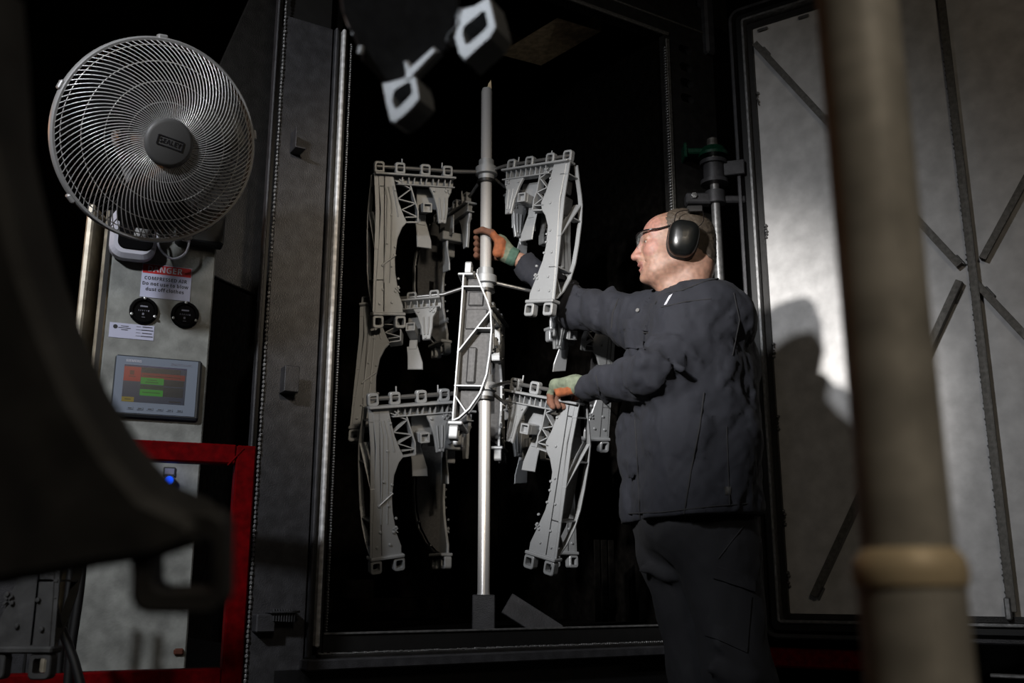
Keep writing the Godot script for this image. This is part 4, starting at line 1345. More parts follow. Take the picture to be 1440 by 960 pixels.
func build_clutter() -> void:
	# hoses hanging beside the cabinet
	var specs := [[[at(45, 780, 2.2), at(72, 850, 2.2), at(103, 925, 2.2), at(122, 1000, 2.2)], 0.010, "black hose slanting across in front of the other two hoses"], [[at(118, 760, 2.4), at(112, 830, 2.4), at(98, 930, 2.4), at(94, 1010, 2.4)], 0.011, "black hose hanging straight along the cabinet's pale side edge"], [[at(103, 770, 2.42), at(94, 850, 2.42), at(84, 930, 2.42), at(80, 1010, 2.42)], 0.009, "black hose hanging beside the streaked grey steel panel"]]
	for s in specs:
		var m := Mb.new()
		m.tube(spline(s[0], 8), s[1], 10)
		tag(put("hose", m.done(), M.hose), s[2], "hose", "hoses beside the control cabinet")
	# streaked panel behind the hoses
	var o := at(70, 850, 2.9)
	var T := Transform3D(Basis(Vector3.UP, 0.5), o)
	var g := thing("machine_panel", "grey streaked steel panel low behind the black hoses", "panel", T)
	put("sheet", slab(Vector3(0, -0.1, 0), Vector3(0.28, 0.5, 0.03), 0.004), M.flange, g)
	for k in 3:
		put("groove_strip", slab(Vector3(-0.05 + k * 0.05, -0.1, 0.016), Vector3(0.006, 0.5, 0.004)), M.black, g)
	# more castings stacked in the low corner
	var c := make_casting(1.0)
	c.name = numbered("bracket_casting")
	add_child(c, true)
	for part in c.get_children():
		part.material_override = M.dim_alu  # every part recoloured darker, to dim the casting
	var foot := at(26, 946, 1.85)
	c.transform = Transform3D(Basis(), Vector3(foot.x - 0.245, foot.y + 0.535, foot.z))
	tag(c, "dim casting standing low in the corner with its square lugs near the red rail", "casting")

func eye_dir(u: float, v: float) -> Vector3:
	return (at(u, v, 1.0) - Vector3(0, EYE, 0)).normalized()

func on_cloth(f: Field, pts: Array, lift: float, near := 2.3, far := 4.2) -> PackedVector3Array:   # where sight lines meet the garment: the seams were measured along them
	var r := PackedVector3Array()
	for i in pts.size() - 1:
		var n := maxi(int((pts[i] as Vector2).distance_to(pts[i + 1]) / 7.0), 1)
		for k in n:
			var q: Vector2 = (pts[i] as Vector2).lerp(pts[i + 1], float(k) / n)
			var p := f.hit(Vector3(0, EYE, 0), eye_dir(q.x, q.y), near, far)
			r.append(p + f.grad(p) * lift)
	var q2: Vector2 = pts[-1]
	var p2 := f.hit(Vector3(0, EYE, 0), eye_dir(q2.x, q2.y), near, far)
	r.append(p2 + f.grad(p2) * lift)
	return r

func seam(called: String, f: Field, pts: Array, r: float, parent: Node, mt: Material) -> void:
	var m := Mb.new()
	m.tube(on_cloth(f, pts, r * 0.3), r, 6)
	put(called, m.done(), mt, parent)

func patch(called: String, f: Field, c: Array, thick: float, parent: Node, mt: Material, nu := 8, nv := 6) -> void:   # a sewn-on piece with real thickness, its four corners c
	var g := []
	for j in nv + 1:
		var row := []
		for i in nu + 1:
			var q: Vector2 = (c[0] as Vector2).lerp(c[1], float(i) / nu).lerp((c[3] as Vector2).lerp(c[2], float(i) / nu), float(j) / nv)
			var p := f.hit(Vector3(0, EYE, 0), eye_dir(q.x, q.y), 2.3, 4.2)
			var n := f.grad(p)
			var edge := i == 0 or j == 0 or i == nu or j == nv
			row.append([p + n * (thick if not edge else thick * 0.6), n, p - n * 0.004])
		g.append(row)
	var m := Mb.new()
	for j in nv:
		for i in nu:
			m.quads(g[j][i][0], g[j][i + 1][0], g[j + 1][i + 1][0], g[j + 1][i][0], g[j][i][1], g[j][i + 1][1], g[j + 1][i + 1][1], g[j + 1][i][1])
	var rim := []
	for i in nu:
		rim.append([0, i])
	for j in nv:
		rim.append([j, nu])
	for i in nu:
		rim.append([nv, nu - i])
	for j in nv:
		rim.append([nv - j, 0])
	var mid: Vector3 = g[nv / 2][nu / 2][0]
	for k in rim.size():
		var a: Array = g[rim[k][0]][rim[k][1]]
		var b: Array = g[rim[(k + 1) % rim.size()][0]][rim[(k + 1) % rim.size()][1]]
		var nn: Vector3 = (a[0] - mid).normalized()
		m.quad(a[0], b[0], b[2], a[2], nn)
	put(called, m.done(), mt, parent)

func build_person() -> void:
	var person := thing("person", "worker in navy jacket and cargo trousers with ear defenders reaching for the pole", "person")
	var fd := Vector3(-0.97, 0, 0.22)
	var lt := Vector3(0.22, 0, 0.97)
	# joints
	var head := at(952, 340, 2.9)
	var neck := at(968, 408, 2.94)
	var c1 := at(962, 476, 2.93)
	var c2 := at(966, 620, 2.93)
	var c3 := at(971, 742, 2.93)
	var sh_l := at(1006, 446, 2.79)
	var sh_r := at(902, 452, 3.12)
	var el_l := at(925, 524, 2.72)
	var wr_l := at(826, 545, 3.0)
	var el_r := at(812, 432, 3.36)
	var wr_r := at(729, 364, 3.435)
	var hip_l := at(1006, 745, 2.86)
	var hip_r := at(948, 745, 3.03)
	var kn_l := at(1036, 940, 2.83)
	var kn_r := at(985, 940, 3.02)
	var an_l := Vector3(kn_l.x + 0.10, 0.10, kn_l.z - 0.02)
	var an_r := Vector3(kn_r.x + 0.03, 0.10, kn_r.z + 0.02)
	var ns := FastNoiseLite.new()
	ns.seed = 4
	ns.frequency = 5.0
	ns.fractal_octaves = 3
	var nf := FastNoiseLite.new()
	nf.seed = 9
	nf.frequency = 60.0
	nf.fractal_octaves = 2

	var nr := FastNoiseLite.new()
	nr.seed = 15
	nr.frequency = 4.2
	nr.fractal_type = FastNoiseLite.FRACTAL_RIDGED
	nr.fractal_octaves = 2
	nr.fractal_gain = 0.45
	nr.domain_warp_enabled = true
	nr.domain_warp_amplitude = 0.12
	nr.domain_warp_frequency = 3.0

	# ---------------- the body: trunk and limbs on a coarse grid, the head on a fine one
	var mb := Mb.new()
	var skin := Color(0.205, 0.115, 0.083)
	var pal := [skin, Color(0.225, 0.110, 0.086), Color(0.17, 0.075, 0.062), Color(0.195, 0.108, 0.077), Color(0.20, 0.15, 0.11)]
	var b := Field.new(Vector3(-0.05, 0.02, -3.62), Vector3(1.0, 1.82, -2.55), 0.016)
	b.cap(c1 + lt * 0.08, c2 + lt * 0.07, 0.125, 0.14, 0.08)
	b.cap(c1 - lt * 0.08, c2 - lt * 0.07, 0.125, 0.14, 0.08)
	b.cap(c2 + lt * 0.06, c3 + lt * 0.06, 0.13, 0.10, 0.06)
	b.cap(c2 - lt * 0.06, c3 - lt * 0.06, 0.13, 0.10, 0.06)
	b.cap(sh_l, sh_r, 0.06, 0.06, 0.06)
	b.cap(c1 + Vector3(0, 0.04, 0), neck, 0.07, 0.056, 0.05, 3)
	b.cap(sh_l, el_l, 0.055, 0.045, 0.04)
	b.cap(el_l, wr_l, 0.045, 0.03, 0.03)
	b.cap(sh_r, el_r, 0.055, 0.045, 0.04)
	b.cap(el_r, wr_r, 0.043, 0.029, 0.03)
	b.cap(hip_l, kn_l, 0.07, 0.052, 0.03)
	b.cap(kn_l, an_l, 0.058, 0.04, 0.03)
	b.cap(hip_r, kn_r, 0.07, 0.052, 0.03)
	b.cap(kn_r, an_r, 0.058, 0.04, 0.03)
	b.into(mb, Transform3D(), pal)
	var fx := Vector3(-1, 0, -0.06).normalized()
	var HT := Transform3D(Basis(fx, Vector3.UP, fx.cross(Vector3.UP)), head)
	var f := Field.new(Vector3(-0.14, -0.20, -0.10), Vector3(0.16, 0.12, 0.10), 0.0036)
	f.ell(Vector3(-0.010, 0.012, 0), Vector3(0.103, 0.087, 0.076), 0.02, 3)
	f.ell(Vector3(0.052, 0.022, 0), Vector3(0.049, 0.052, 0.060), 0.03, 1)
	f.ell(Vector3(0.050, -0.045, 0), Vector3(0.060, 0.075, 0.061), 0.03, 0)
	f.ell(Vector3(0.045, -0.085, 0), Vector3(0.062, 0.045, 0.052), 0.03, 0)
	f.cap(Vector3(0.088, -0.108, -0.014), Vector3(0.088, -0.108, 0.014), 0.021, 0.021, 0.02, 0)
	f.ell(Vector3(0.101, -0.116, 0), Vector3(0.016, 0.014, 0.018), 0.012, 0)
	for s in [-1.0, 1.0]:
		f.cap(Vector3(-0.005, -0.07, 0.056 * s), Vector3(0.07, -0.10, 0.034 * s), 0.018, 0.016, 0.03, 0)
		f.ell(Vector3(0.075, -0.036, 0.040 * s), Vector3(0.026, 0.026, 0.022), 0.02, 1)
		f.cap(Vector3(0.098, 0.014, 0.012 * s), Vector3(0.078, 0.014, 0.048 * s), 0.010, 0.010, 0.016, 1)
		f.ell(Vector3(0.108, -0.009, 0.033 * s), Vector3(0.018, 0.012, 0.017), 0.010, 0, Basis(), true)
		f.cap(Vector3(0.101, -0.0005, 0.020 * s), Vector3(0.093, -0.002, 0.046 * s), 0.0068, 0.006, 0.006, 3)
		f.cap(Vector3(0.098, -0.016, 0.020 * s), Vector3(0.091, -0.0165, 0.046 * s), 0.0056, 0.0054, 0.006, 1)
		f.ell(Vector3(0.115, -0.049, 0.0125 * s), Vector3(0.014, 0.0095, 0.009), 0.006, 1)
		f.cap(Vector3(0.104, -0.052, 0.018 * s), Vector3(0.090, -0.082, 0.034 * s), 0.004, 0.003, 0.012, 0, true)
		f.ell(Vector3(-0.012, -0.022, 0.076 * s), Vector3(0.022, 0.032, 0.012), 0.008, 1)
	f.cap(Vector3(0.101, 0.002, 0), Vector3(0.130, -0.046, 0), 0.009, 0.0125, 0.010, 1)
	f.ell(Vector3(0.104, -0.060, 0), Vector3(0.016, 0.016, 0.026), 0.012, 0)
	f.cap(Vector3(0.111, -0.0735, -0.017), Vector3(0.116, -0.0735, 0.0), 0.0048, 0.0056, 0.006, 2)
	f.cap(Vector3(0.111, -0.0735, 0.017), Vector3(0.116, -0.0735, 0.0), 0.0048, 0.0056, 0.006, 2)
	f.cap(Vector3(0.107, -0.0885, -0.015), Vector3(0.112, -0.089, 0.0), 0.0055, 0.0062, 0.006, 2)
	f.cap(Vector3(0.107, -0.0885, 0.015), Vector3(0.112, -0.089, 0.0), 0.0055, 0.0062, 0.006, 2)
	f.cap(Vector3(0.118, -0.0815, -0.022), Vector3(0.118, -0.0815, 0.022), 0.0032, 0.0032, 0.004, 2, true)
	for s in [-1.0, 1.0]:
		f.ell(Vector3(0.121, -0.0535, 0.0065 * s), Vector3(0.005, 0.003, 0.0035), 0.003, 4, Basis(), true)
	f.cap(Vector3(-0.035, -0.06, 0), Vector3(-0.040, -0.21, 0), 0.058, 0.062, 0.03, 3)
	f.cap(Vector3(0.040, -0.115, 0), Vector3(-0.005, -0.20, 0), 0.038, 0.055, 0.035, 3)
	f.ell(Vector3(-0.075, -0.07, 0), Vector3(0.035, 0.05, 0.048), 0.03, 3)
	f.rough(0.0006, nf)
	f.into(mb, HT, pal, nf)
	put("body", mb.done(), M.skin, person)
	for s in [-1.0, 1.0]:
		var e := put("eye", lathed([Vector2(0, -0.0112), Vector2(0.0056, -0.0097), Vector2(0.0097, -0.0056), Vector2(0.0112, 0), Vector2(0.0097, 0.0056), Vector2(0.0056, 0.0097), Vector2(0, 0.0112)], 20), M.eye, person, HT * Transform3D(Basis(), Vector3(0.0900, -0.0085, 0.032 * s)))
		put("iris", lathed([Vector2(0, 0.0117), Vector2(0.0045, 0.0108), Vector2(0.0055, 0.0098)], 16, Transform3D(Basis(Vector3.BACK, -PI / 2), Vector3.ZERO)), M.iris, e)

	# ---------------- hair: a close cropped shell, thin in front
	var hf := Field.new(Vector3(-0.14, -0.11, -0.10), Vector3(0.08, 0.12, 0.10), 0.0038)
	hf.ell(Vector3(-0.013, 0.014, 0), Vector3(0.1065, 0.0905, 0.0805), 0.01, 0)
	hf.ell(Vector3(-0.076, -0.055, 0), Vector3(0.041, 0.056, 0.056), 0.03, 1)
	hf.half(Vector3(0.045, 0.06, 0), Vector3(0.86, 0.50, 0).normalized(), 0.012)
	hf.half(Vector3(0.036, 0.0, 0), Vector3(0.95, -0.30, 0).normalized(), 0.008)
	hf.half(Vector3(-0.030, -0.03, 0), Vector3(0.55, -0.83, 0).normalized(), 0.006)
	hf.rough(0.0032, nf, Vector3(1.0, 2.4, 1.0))
	var hm := Mb.new()
	hf.into(hm, HT, [Color(0.10, 0.074, 0.05), Color(0.075, 0.054, 0.037)], nf)
	put("hair", hm.done(), M.hair, person)
	for s in [-1.0, 1.0]:
		var bm0 := Mb.new()
		bm0.tinted = true
		bm0.tint = Color(0.11, 0.08, 0.055)
		bm0.tube(spline([HT * Vector3(0.113, 0.016, 0.014 * s), HT * Vector3(0.110, 0.0205, 0.030 * s), HT * Vector3(0.092, 0.018, 0.048 * s)], 4), 0.0026, 6)
		put("eyebrow", bm0.done(), M.hair, person)

	# ---------------- trousers
	var t := Field.new(Vector3(0.26, 0.05, -3.25), Vector3(0.92, 0.90, -2.55), 0.011)
	t.cap(c3 + lt * 0.06 + Vector3(0, 0.02, 0), hip_l + Vector3(0, -0.06, 0), 0.155, 0.12, 0.06)
	t.cap(c3 - lt * 0.06 + Vector3(0, 0.02, 0), hip_r + Vector3(0, -0.06, 0), 0.15, 0.115, 0.06)
	t.cap(hip_l, kn_l, 0.122, 0.095, 0.03)
	t.cap(kn_l, an_l, 0.095, 0.085, 0.03)
	t.cap(hip_r, kn_r, 0.118, 0.092, 0.03)
	t.cap(kn_r, an_r, 0.092, 0.085, 0.03)
	for q in [[at(1010, 905, 2.74), at(1050, 925, 2.74)], [at(1000, 940, 2.74), at(1060, 958, 2.74)], [at(1035, 770, 2.75), at(1060, 800, 2.78)], [at(905, 800, 2.95), at(945, 812, 2.92)]]:
		t.cap(q[0], q[1], 0.014, 0.010, 0.04)
	t.rough(0.008, nr, Vector3(1.3, 0.8, 1.3))
	t.rough(0.006, ns, Vector3(1.6, 0.9, 1.6))
	var tm := Mb.new()
	t.into(tm)
	put("trousers", tm.done(), M.trouser, person)
	patch("cargo_pocket", t, [Vector2(1008, 822), Vector2(1056, 838), Vector2(1050, 918), Vector2(992, 892)], 0.007, person, M.trouser)
	patch("pocket_flap", t, [Vector2(1006, 795), Vector2(1060, 812), Vector2(1060, 832), Vector2(1003, 812)], 0.011, person, M.trouser)
	seam("trouser_seam", t, [Vector2(1028, 830), Vector2(1012, 900)], 0.002, person, M.seam)
	seam("trouser_seam", t, [Vector2(1045, 740), Vector2(1010, 785)], 0.002, person, M.seam)
	for s in [[an_l, kn_l], [an_r, kn_r]]:
		var bt := Field.new(s[0] + Vector3(-0.24, -0.11, -0.09), s[0] + Vector3(0.12, 0.12, 0.09), 0.010)
		bt.cap(s[0] + Vector3(0.02, 0.08, 0), s[0] + Vector3(0.02, -0.05, 0), 0.055, 0.05, 0.03)
		bt.cap(s[0] + Vector3(0.03, -0.055, 0), s[0] + Vector3(-0.16, -0.06, 0.02), 0.042, 0.040, 0.03)
		bt.half(s[0] + Vector3(0, -0.098, 0), Vector3.DOWN)
		var bm := Mb.new()
		bt.into(bm)
		put("boot", bm.done(), M.boot, person)

	# ---------------- jacket
	var j := Field.new(Vector3(-0.02, 0.74, -3.53), Vector3(0.92, 1.82, -2.56), 0.0088)
	j.cap(c1 + lt * 0.10, c2 + lt * 0.09, 0.152, 0.172, 0.06)
	j.cap(c1 - lt * 0.10, c2 - lt * 0.09, 0.150, 0.172, 0.06)
	j.cap(c2 + lt * 0.09, c3 + lt * 0.09 + Vector3(0, -0.08, 0), 0.172, 0.180, 0.06)
	j.cap(c2 - lt * 0.09, c3 - lt * 0.09 + Vector3(0, -0.08, 0), 0.172, 0.176, 0.06)
	j.cap(at(1000, 452, 2.95), at(1012, 520, 2.93), 0.115, 0.13, 0.06)
	j.cap(sh_l + Vector3(0, -0.005, 0), sh_r, 0.080, 0.080, 0.06)
	j.cap(sh_l, neck + Vector3(0, -0.03, 0), 0.078, 0.062, 0.05)
	j.cap(sh_r, neck + Vector3(-0.03, -0.035, 0), 0.075, 0.058, 0.05)
	var dl := (wr_l - el_l).normalized()
	var dr := (wr_r - el_r).normalized()
	j.cap(sh_l, el_l, 0.092, 0.074, 0.05, 1)
	j.cap(el_l, wr_l - dl * 0.01, 0.072, 0.052, 0.04, 1)
	j.cap(sh_r, el_r, 0.090, 0.070, 0.05, 1)
	j.cap(el_r, wr_r - dr * 0.045, 0.068, 0.052, 0.04, 1)
	# folds
	for q in [[at(905, 500, 2.65), at(960, 520, 2.63)], [at(880, 512, 2.75), at(925, 545, 2.66)], [at(945, 470, 2.68), at(985, 505, 2.66)], [at(905, 432, 2.98), at(890, 470, 2.98)], [at(880, 425, 3.05), at(868, 462, 3.05)], [at(1000, 560, 2.72), at(1045, 600, 2.75)], [at(985, 640, 2.70), at(1050, 668, 2.74)], [at(990, 690, 2.70), at(1052, 700, 2.76)], [at(860, 405, 3.2), at(842, 455, 3.2)], [at(745, 372, 3.39), at(742, 398, 3.39)], [at(840, 532, 2.92), at(848, 562, 2.92)], [at(1020, 425, 2.72), at(1045, 480, 2.75)]]:
		j.cap(q[0], q[1], 0.011, 0.008, 0.035)
	j.rough(0.008, ns, Vector3(1.0, 1.5, 1.0))
	j.rough(0.015, nr, Vector3(1.4, 0.9, 1.2))
	j.half(c3 + Vector3(0, 0.022, 0), Vector3(0.03, -1, 0).normalized(), 0.008)
	j.cap(wr_l + dl * 0.062, wr_l + dl * 0.16, 0.062, 0.07, 0.004, 0, true)
	j.cap(wr_r + dr * 0.028, wr_r + dr * 0.16, 0.062, 0.07, 0.004, 0, true)
	j.cap(neck + Vector3(-0.004, 0.01, 0), neck + Vector3(0.0, 0.2, 0), 0.066, 0.09, 0.01, 0, true)
	var jm := Mb.new()
	j.into(jm)
	put("jacket", jm.done(), M.cloth, person)
	# collar: a folded band round the neck
	var col := []
	for ring_ in [[0.078, -0.040, 0.006], [0.082, -0.004, 0.0], [0.080, 0.014, -0.004], [0.074, 0.016, -0.004], [0.070, -0.004, 0.0], [0.070, -0.040, 0.006]]:
		var pts := PackedVector3Array()
		for i in 36:
			var a := TAU * i / 36.0
			var dir2 := fd * cos(a) + lt * sin(a)
			pts.append(neck + dir2 * (ring_[0] as float) * Vector3(1.06, 1, 1.0) + Vector3(0.004, (ring_[1] as float) - 0.034 * maxf(cos(a), 0.0) + 0.010, 0))
		col.append(pts)
	var cm := Mb.new()
	for r in col.size() - 1:
		for i in 36:
			var l := (i + 1) % 36
			var up_n: Vector3 = ((col[r][i] - neck) * Vector3(1, 0, 1)).normalized() * (1.0 if r < 2 else -1.0)
			if r == 2:
				up_n = Vector3.UP
			cm.quad(col[r][i], col[r][l], col[r + 1][l], col[r + 1][i], up_n)
	put("collar", cm.done(), M.cloth, person)
	# seams, pocket, buttons
	seam("side_seam", j, [Vector2(990, 552), Vector2(984, 600), Vector2(972, 660), Vector2(962, 722)], 0.0026, person, M.seam)
	seam("front_seam", j, [Vector2(893, 590), Vector2(897, 660), Vector2(900, 728)], 0.002, person, M.seam)
	seam("hem_seam", j, [Vector2(884, 722), Vector2(930, 720), Vector2(1000, 712), Vector2(1050, 708)], 0.002, person, M.seam)
	seam("back_seam", j, [Vector2(1022, 600), Vector2(1024, 660), Vector2(1026, 710)], 0.002, person, M.seam)
	seam("shoulder_seam", j, [Vector2(1032, 412), Vector2(1040, 450), Vector2(1030, 500)], 0.002, person, M.seam)
	seam("pocket_seam", j, [Vector2(877, 464), Vector2(894, 467), Vector2(912, 468)], 0.0022, person, M.seam)
	seam("front_edge", j, [Vector2(924, 424), Vector2(911, 446), Vector2(902, 464)], 0.0026, person, M.seam)
	seam("collar_seam", j, [Vector2(936, 412), Vector2(960, 408), Vector2(990, 396), Vector2(1010, 392)], 0.0024, person, M.seam)
	seam("yoke_seam", j, [Vector2(930, 432), Vector2(965, 424), Vector2(1000, 420)], 0.0018, person, M.seam)
	seam("sleeve_seam", j, [Vector2(870, 420), Vector2(862, 440), Vector2(860, 462)], 0.0024, person, M.seam)
	seam("cuff_seam", j, [Vector2(838, 528), Vector2(842, 545), Vector2(846, 564)], 0.002, person, M.seam)
	patch("chest_pocket", j, [Vector2(878, 452), Vector2(908, 456), Vector2(906, 492), Vector2(880, 488)], 0.008, person, M.cloth)
	patch("pocket_flap", j, [Vector2(876, 448), Vector2(910, 452), Vector2(912, 466), Vector2(878, 462)], 0.013, person, M.cloth)
	patch("placket", j, [Vector2(908, 424), Vector2(922, 428), Vector2(910, 462), Vector2(900, 458)], 0.009, person, M.cloth)
	patch("white_logo", j, [Vector2(941, 416), Vector2(946, 413), Vector2(937, 428), Vector2(934, 429)], 0.002, person, M.white, 4, 4)
	patch("dark_badge", j, [Vector2(1018, 684), Vector2(1028, 684), Vector2(1028, 696), Vector2(1020, 696)], 0.003, person, M.black, 4, 4)
	for q in [Vector2(898, 437), Vector2(912, 431)]:
		var p := j.hit(Vector3(0, EYE, 0), eye_dir(q.x, q.y), 2.3, 4.2)
		var n := j.grad(p)
		var sd := n.cross(Vector3.UP).normalized()
		put("button", lathed([Vector2(0, 0.004), Vector2(0.006, 0.0035), Vector2(0.007, 0)], 12, Transform3D(Basis(sd, n, sd.cross(n)), p + n * 0.004)), M.screw, person)

	# ---------------- gloves
	var grey := Color(0.15, 0.178, 0.125)
	var orange := Color(0.30, 0.088, 0.03)
	var dusk := Color(0.15, 0.062, 0.036)
	var cuff := Color(0.05, 0.11, 0.08)
	var gpal := [grey, orange, dusk, cuff]
	# right hand: closed round the pole, thumb in front
	var hc := Vector3(POLE.x, at(690, 346, 3.43).y, POLE.z)
	var g := Field.new(hc + Vector3(-0.075, -0.12, -0.085), hc + Vector3(0.16, 0.09, 0.085), 0.0034)
	var wr := wr_r - hc
	var ys := [0.034, 0.012, -0.010, -0.031]
	for i in 4:
		var y: float = ys[i]
		var kx: float = 0.050 + 0.003 * i
		var K := hc + Vector3(kx, y, -0.022)
		var a := hc + Vector3(0.012, y - 0.001, -0.043)
		var e := hc + Vector3(-0.030, y - 0.002, -0.026)
		var z := hc + Vector3(-0.036, y - 0.003, 0.004 - 0.003 * i)
		g.cap(K, a, 0.0125, 0.0115, 0.006, 2)
		g.cap(a, e, 0.0115, 0.0108, 0.005, 2)
		g.cap(e, z, 0.0108, 0.0100, 0.005, 2)
		g.cap(K, hc + wr * 0.62 + Vector3(0, (y - wr.y * 0.5) * 0.30, -0.006), 0.017, 0.021, 0.016, 0)
	g.cap(hc + Vector3(0.056, 0.016, 0.004), hc + wr * 0.75, 0.024, 0.026, 0.018, 0)
	g.cap(hc + Vector3(0.044, -0.030, 0.018), hc + Vector3(0.052, 0.004, 0.026), 0.020, 0.018, 0.014, 1)
	g.cap(hc + Vector3(0.052, 0.004, 0.026), hc + Vector3(0.022, 0.038, 0.036), 0.0155, 0.0125, 0.008, 1)
	g.cap(hc + Vector3(0.022, 0.038, 0.036), hc + Vector3(-0.012, 0.050, 0.034), 0.0125, 0.0115, 0.006, 2)
	g.cap(hc + Vector3(-0.012, 0.050, 0.034), hc + Vector3(-0.036, 0.046, 0.024), 0.0115, 0.0095, 0.005, 2)
	g.cap(hc + wr * 0.66, hc + wr * 0.84, 0.028, 0.031, 0.012, 0)
	var wd := wr.normalized()
	g.cap(hc + wr * 0.84, hc + wr * 0.87, 0.0335, 0.0335, 0.004, 3)
	g.cap(hc + wr * 0.90 + wd * 0.055, hc + wr + wd * 0.12, 0.055, 0.06, 0.003, 3, true)
	g.rough(0.0010, nf, Vector3(2, 2, 2))
	var gm := Mb.new()
	g.into(gm, Transform3D(), gpal, nf)
	put("glove", gm.done(), M.glove, person)
	# left hand: clawed over the top of the lower bracket
	var lh := at(797, 543, 3.085)
	var hand := wr_l - lh
	var g2 := Field.new(lh + Vector3(-0.09, -0.12, -0.10), lh + Vector3(0.14, 0.07, 0.12), 0.0034)
	var tip := -dl
	var acr := Vector3.UP.cross(dl).normalized()    # across the knuckles
	if acr.z < 0.0:
		acr = -acr
	for i in 4:
		var s: float = (i - 1.5) * 0.0205
		var K := lh + dl * 0.020 + acr * s + Vector3(0, 0.010 - absf(s) * 0.15, 0)
		var a := K + dl * 0.026 + Vector3(0, -0.028, 0)
		var e := a + dl * 0.002 + Vector3(0, -0.026, 0)
		var z := e - dl * 0.014 + Vector3(0, -0.016, 0)
		g2.cap(K, a, 0.0135, 0.0120, 0.006, 0 if i > 1 else 2)
		g2.cap(a, e, 0.0120, 0.0110, 0.005, 2)
		g2.cap(e, z, 0.0110, 0.0098, 0.005, 2)
		g2.cap(K, lh - dl * 0.052 + acr * s * 0.75 + Vector3(0, 0.004, 0), 0.0165, 0.019, 0.014, 0)
	g2.cap(lh - dl * 0.045 + acr * 0.016 + Vector3(0, -0.018, 0), lh + dl * 0.004 + acr * 0.024 + Vector3(0, -0.022, 0), 0.017, 0.015, 0.012, 1)
	g2.cap(lh - dl * 0.040 - acr * 0.02 + Vector3(0, -0.014, 0), lh - acr * 0.040 + Vector3(0, -0.032, 0), 0.018, 0.0135, 0.010, 1)
	g2.cap(lh - acr * 0.040 + Vector3(0, -0.032, 0), lh + dl * 0.020 - acr * 0.030 + Vector3(0, -0.055, 0), 0.0135, 0.0105, 0.006, 1)
	g2.cap(lh - dl * 0.05, lh + hand * 0.92, 0.030, 0.034, 0.012, 0)
	g2.cap(lh + hand * 0.92, lh + hand * 1.0, 0.036, 0.036, 0.004, 0)
	g2.rough(0.0010, nf, Vector3(2, 2, 2))
	gm = Mb.new()
	g2.into(gm, Transform3D(), gpal, nf)
	put("glove", gm.done(), M.glove, person)

	# ---------------- ear defenders
	var outline := func(sc: float, zz: float, cx: float, cy: float) -> PackedVector3Array:
		var p := PackedVector3Array()
		for i in 40:
			var a := TAU * i / 40.0
			var ca := cos(a)
			var sa := sin(a)
			var e := 0.72
			var x := signf(ca) * pow(absf(ca), e) * 0.046 * (1.0 - 0.10 * -sa)
			var y := signf(sa) * pow(absf(sa), e) * 0.057
			var q := Vector2(x, y).rotated(0.20) * sc
			p.append(HT * Vector3(cx + q.x, cy + q.y, zz))
		return p
	for s in [-1.0, 1.0]:
		var mm := Mb.new()
		mm.loft([outline.call(0.90, 0.062 * s, -0.008, -0.024), outline.call(1.03, 0.068 * s, -0.008, -0.024), outline.call(1.04, 0.080 * s, -0.008, -0.024), outline.call(0.98, 0.086 * s, -0.008, -0.024)])
		put("ear_cushion", mm.done(), M.foam, person)
		mm = Mb.new()
		mm.loft([outline.call(0.97, 0.084 * s, -0.008, -0.024), outline.call(1.0, 0.088 * s, -0.008, -0.024), outline.call(0.99, 0.098 * s, -0.008, -0.024), outline.call(0.93, 0.110 * s, -0.009, -0.023), outline.call(0.78, 0.119 * s, -0.010, -0.022), outline.call(0.50, 0.125 * s, -0.010, -0.021), outline.call(0.15, 0.127 * s, -0.010, -0.021)])
		var cup := put("ear_cup", mm.done(), M.muff, person)
		if s < 0.0:
			var em := Mb.new()
			for q in [[-0.014, -0.020, 0.010, -0.024], [0.006, -0.008, -0.004, -0.016], [0.010, -0.020, 0.003, -0.030], [-0.002, -0.019, -0.010, -0.029]]:
				em.tube(PackedVector3Array([HT * Vector3(-0.010 + q[0], q[1], -0.1255), HT * Vector3(-0.010 + q[2], q[3], -0.1255)]), 0.0009, 5)
			put("embossed_mark", em.done(), M.foam, cup)
			em = Mb.new()
			em.box(HT * Vector3(-0.040, 0.016, -0.108), Vector3(0.010, 0.006, 0.004), HT.basis, 0.001)
			em.box(HT * Vector3(-0.046, 0.004, -0.108), Vector3(0.004, 0.012, 0.004), HT.basis, 0.001)
			put("pale_clip", em.done(), M.faint, cup)
		mm = Mb.new()
		mm.tube(spline([HT * Vector3(-0.030, 0.072, 0.082 * s), HT * Vector3(0.006, 0.060, 0.092 * s), HT * Vector3(0.018, 0.024, 0.104 * s), HT * Vector3(0.024, 0.0, 0.106 * s)], 6), 0.0014, 6)
		mm.tube(spline([HT * Vector3(-0.072, 0.070, 0.078 * s), HT * Vector3(-0.070, 0.030, 0.100 * s), HT * Vector3(-0.052, 0.008, 0.106 * s)], 6), 0.0014, 6)
		put("wire_yoke", mm.done(), M.frame, person)
	var bandm := Mb.new()
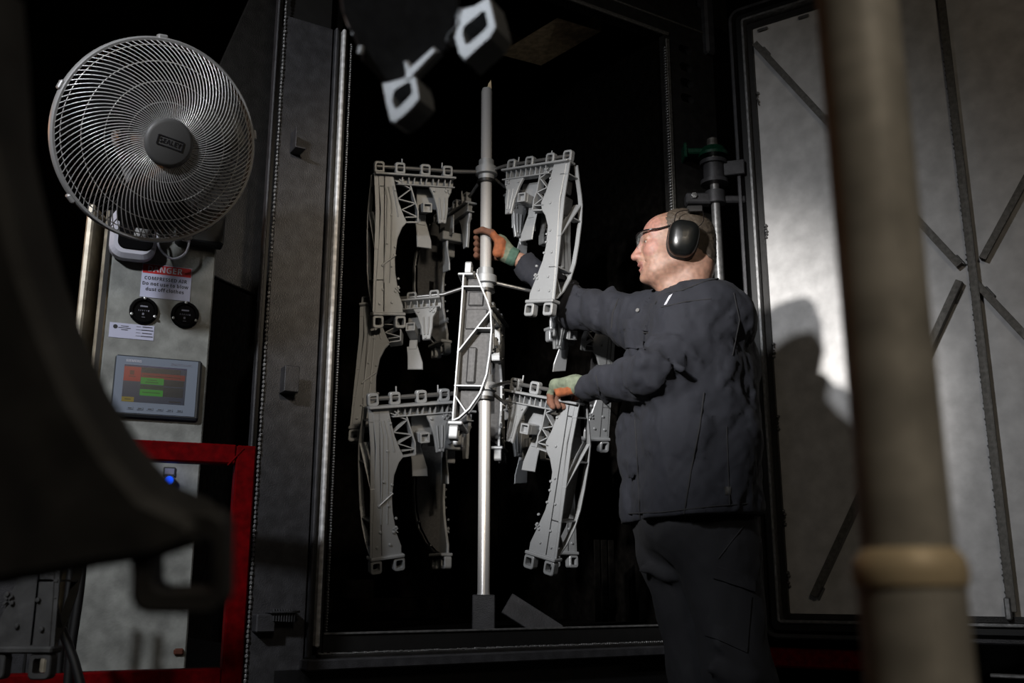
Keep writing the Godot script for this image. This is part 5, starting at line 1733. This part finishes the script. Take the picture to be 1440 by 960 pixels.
	for i in 24:
		var a0 := lerpf(0.36, PI - 0.36, i / 24.0)
		var a1 := lerpf(0.36, PI - 0.36, (i + 1) / 24.0)
		var q := []
		for a in [a0, a1]:
			for rr in [0.0, 0.007]:
				for sx in [-0.021, 0.021]:
					q.append(HT * Vector3(-0.055 + sx + 0.010 * (1.0 - sin(a)), 0.046 + sin(a) * (0.056 + rr) + 0.0, -cos(a) * (0.080 + rr)))
		var mid: Vector3 = HT * Vector3(-0.05, 0.03, 0)
		for fcs in [[0, 1, 5, 4], [2, 3, 7, 6], [0, 2, 6, 4], [1, 3, 7, 5]]:
			var ctr: Vector3 = (q[fcs[0]] + q[fcs[1]] + q[fcs[2]] + q[fcs[3]]) * 0.25
			var all_c: Vector3 = (q[0] + q[1] + q[2] + q[3] + q[4] + q[5] + q[6] + q[7]) * 0.125
			bandm.quad(q[fcs[0]], q[fcs[1]], q[fcs[2]], q[fcs[3]], (ctr - all_c).normalized())
		if i == 0 or i == 23:
			var o4 := 0 if i == 0 else 4
			bandm.quad(q[o4], q[o4 + 1], q[o4 + 3], q[o4 + 2], (q[o4] - mid).normalized())
	put("headband", bandm.done(), M.foam, person)

	# ---------------- safety glasses
	var gl := Mb.new()
	for s in [-1.0, 1.0]:
		gl.tube(spline([HT * Vector3(0.106, 0.018, 0.058 * s), HT * Vector3(0.085, 0.017, 0.070 * s), HT * Vector3(0.055, 0.019, 0.074 * s), HT * Vector3(0.010, 0.030, 0.080 * s)], 5), 0.0026, 8)
	gl.tube(spline([HT * Vector3(0.106, 0.018, -0.058), HT * Vector3(0.121, 0.018, -0.030), HT * Vector3(0.124, 0.018, 0), HT * Vector3(0.121, 0.018, 0.030), HT * Vector3(0.106, 0.018, 0.058)], 6), 0.0020, 8)
	put("glasses_frame", gl.done(), M.frame, person)
	for s in [-1.0, 1.0]:
		var lm := Mb.new()
		for i in 8:
			for k in 6:
				var q := []
				for w in [[0, 0], [1, 0], [1, 1], [0, 1]]:
					var zz: float = lerpf(0.006, 0.056, (i + w[0]) / 8.0)
					var yy: float = lerpf(0.017, -0.028 + 0.012 * pow((i + w[0]) / 8.0, 3.0), (k + w[1]) / 6.0)
					q.append(HT * Vector3(0.1245 - zz * zz * 5.2 - absf(yy) * 0.06, yy, zz * s))
				lm.quad(q[0], q[1], q[2], q[3], (q[1] - q[0]).cross(q[3] - q[0]).normalized() * -s)
		put("lens", lm.done(), M.glass, person)
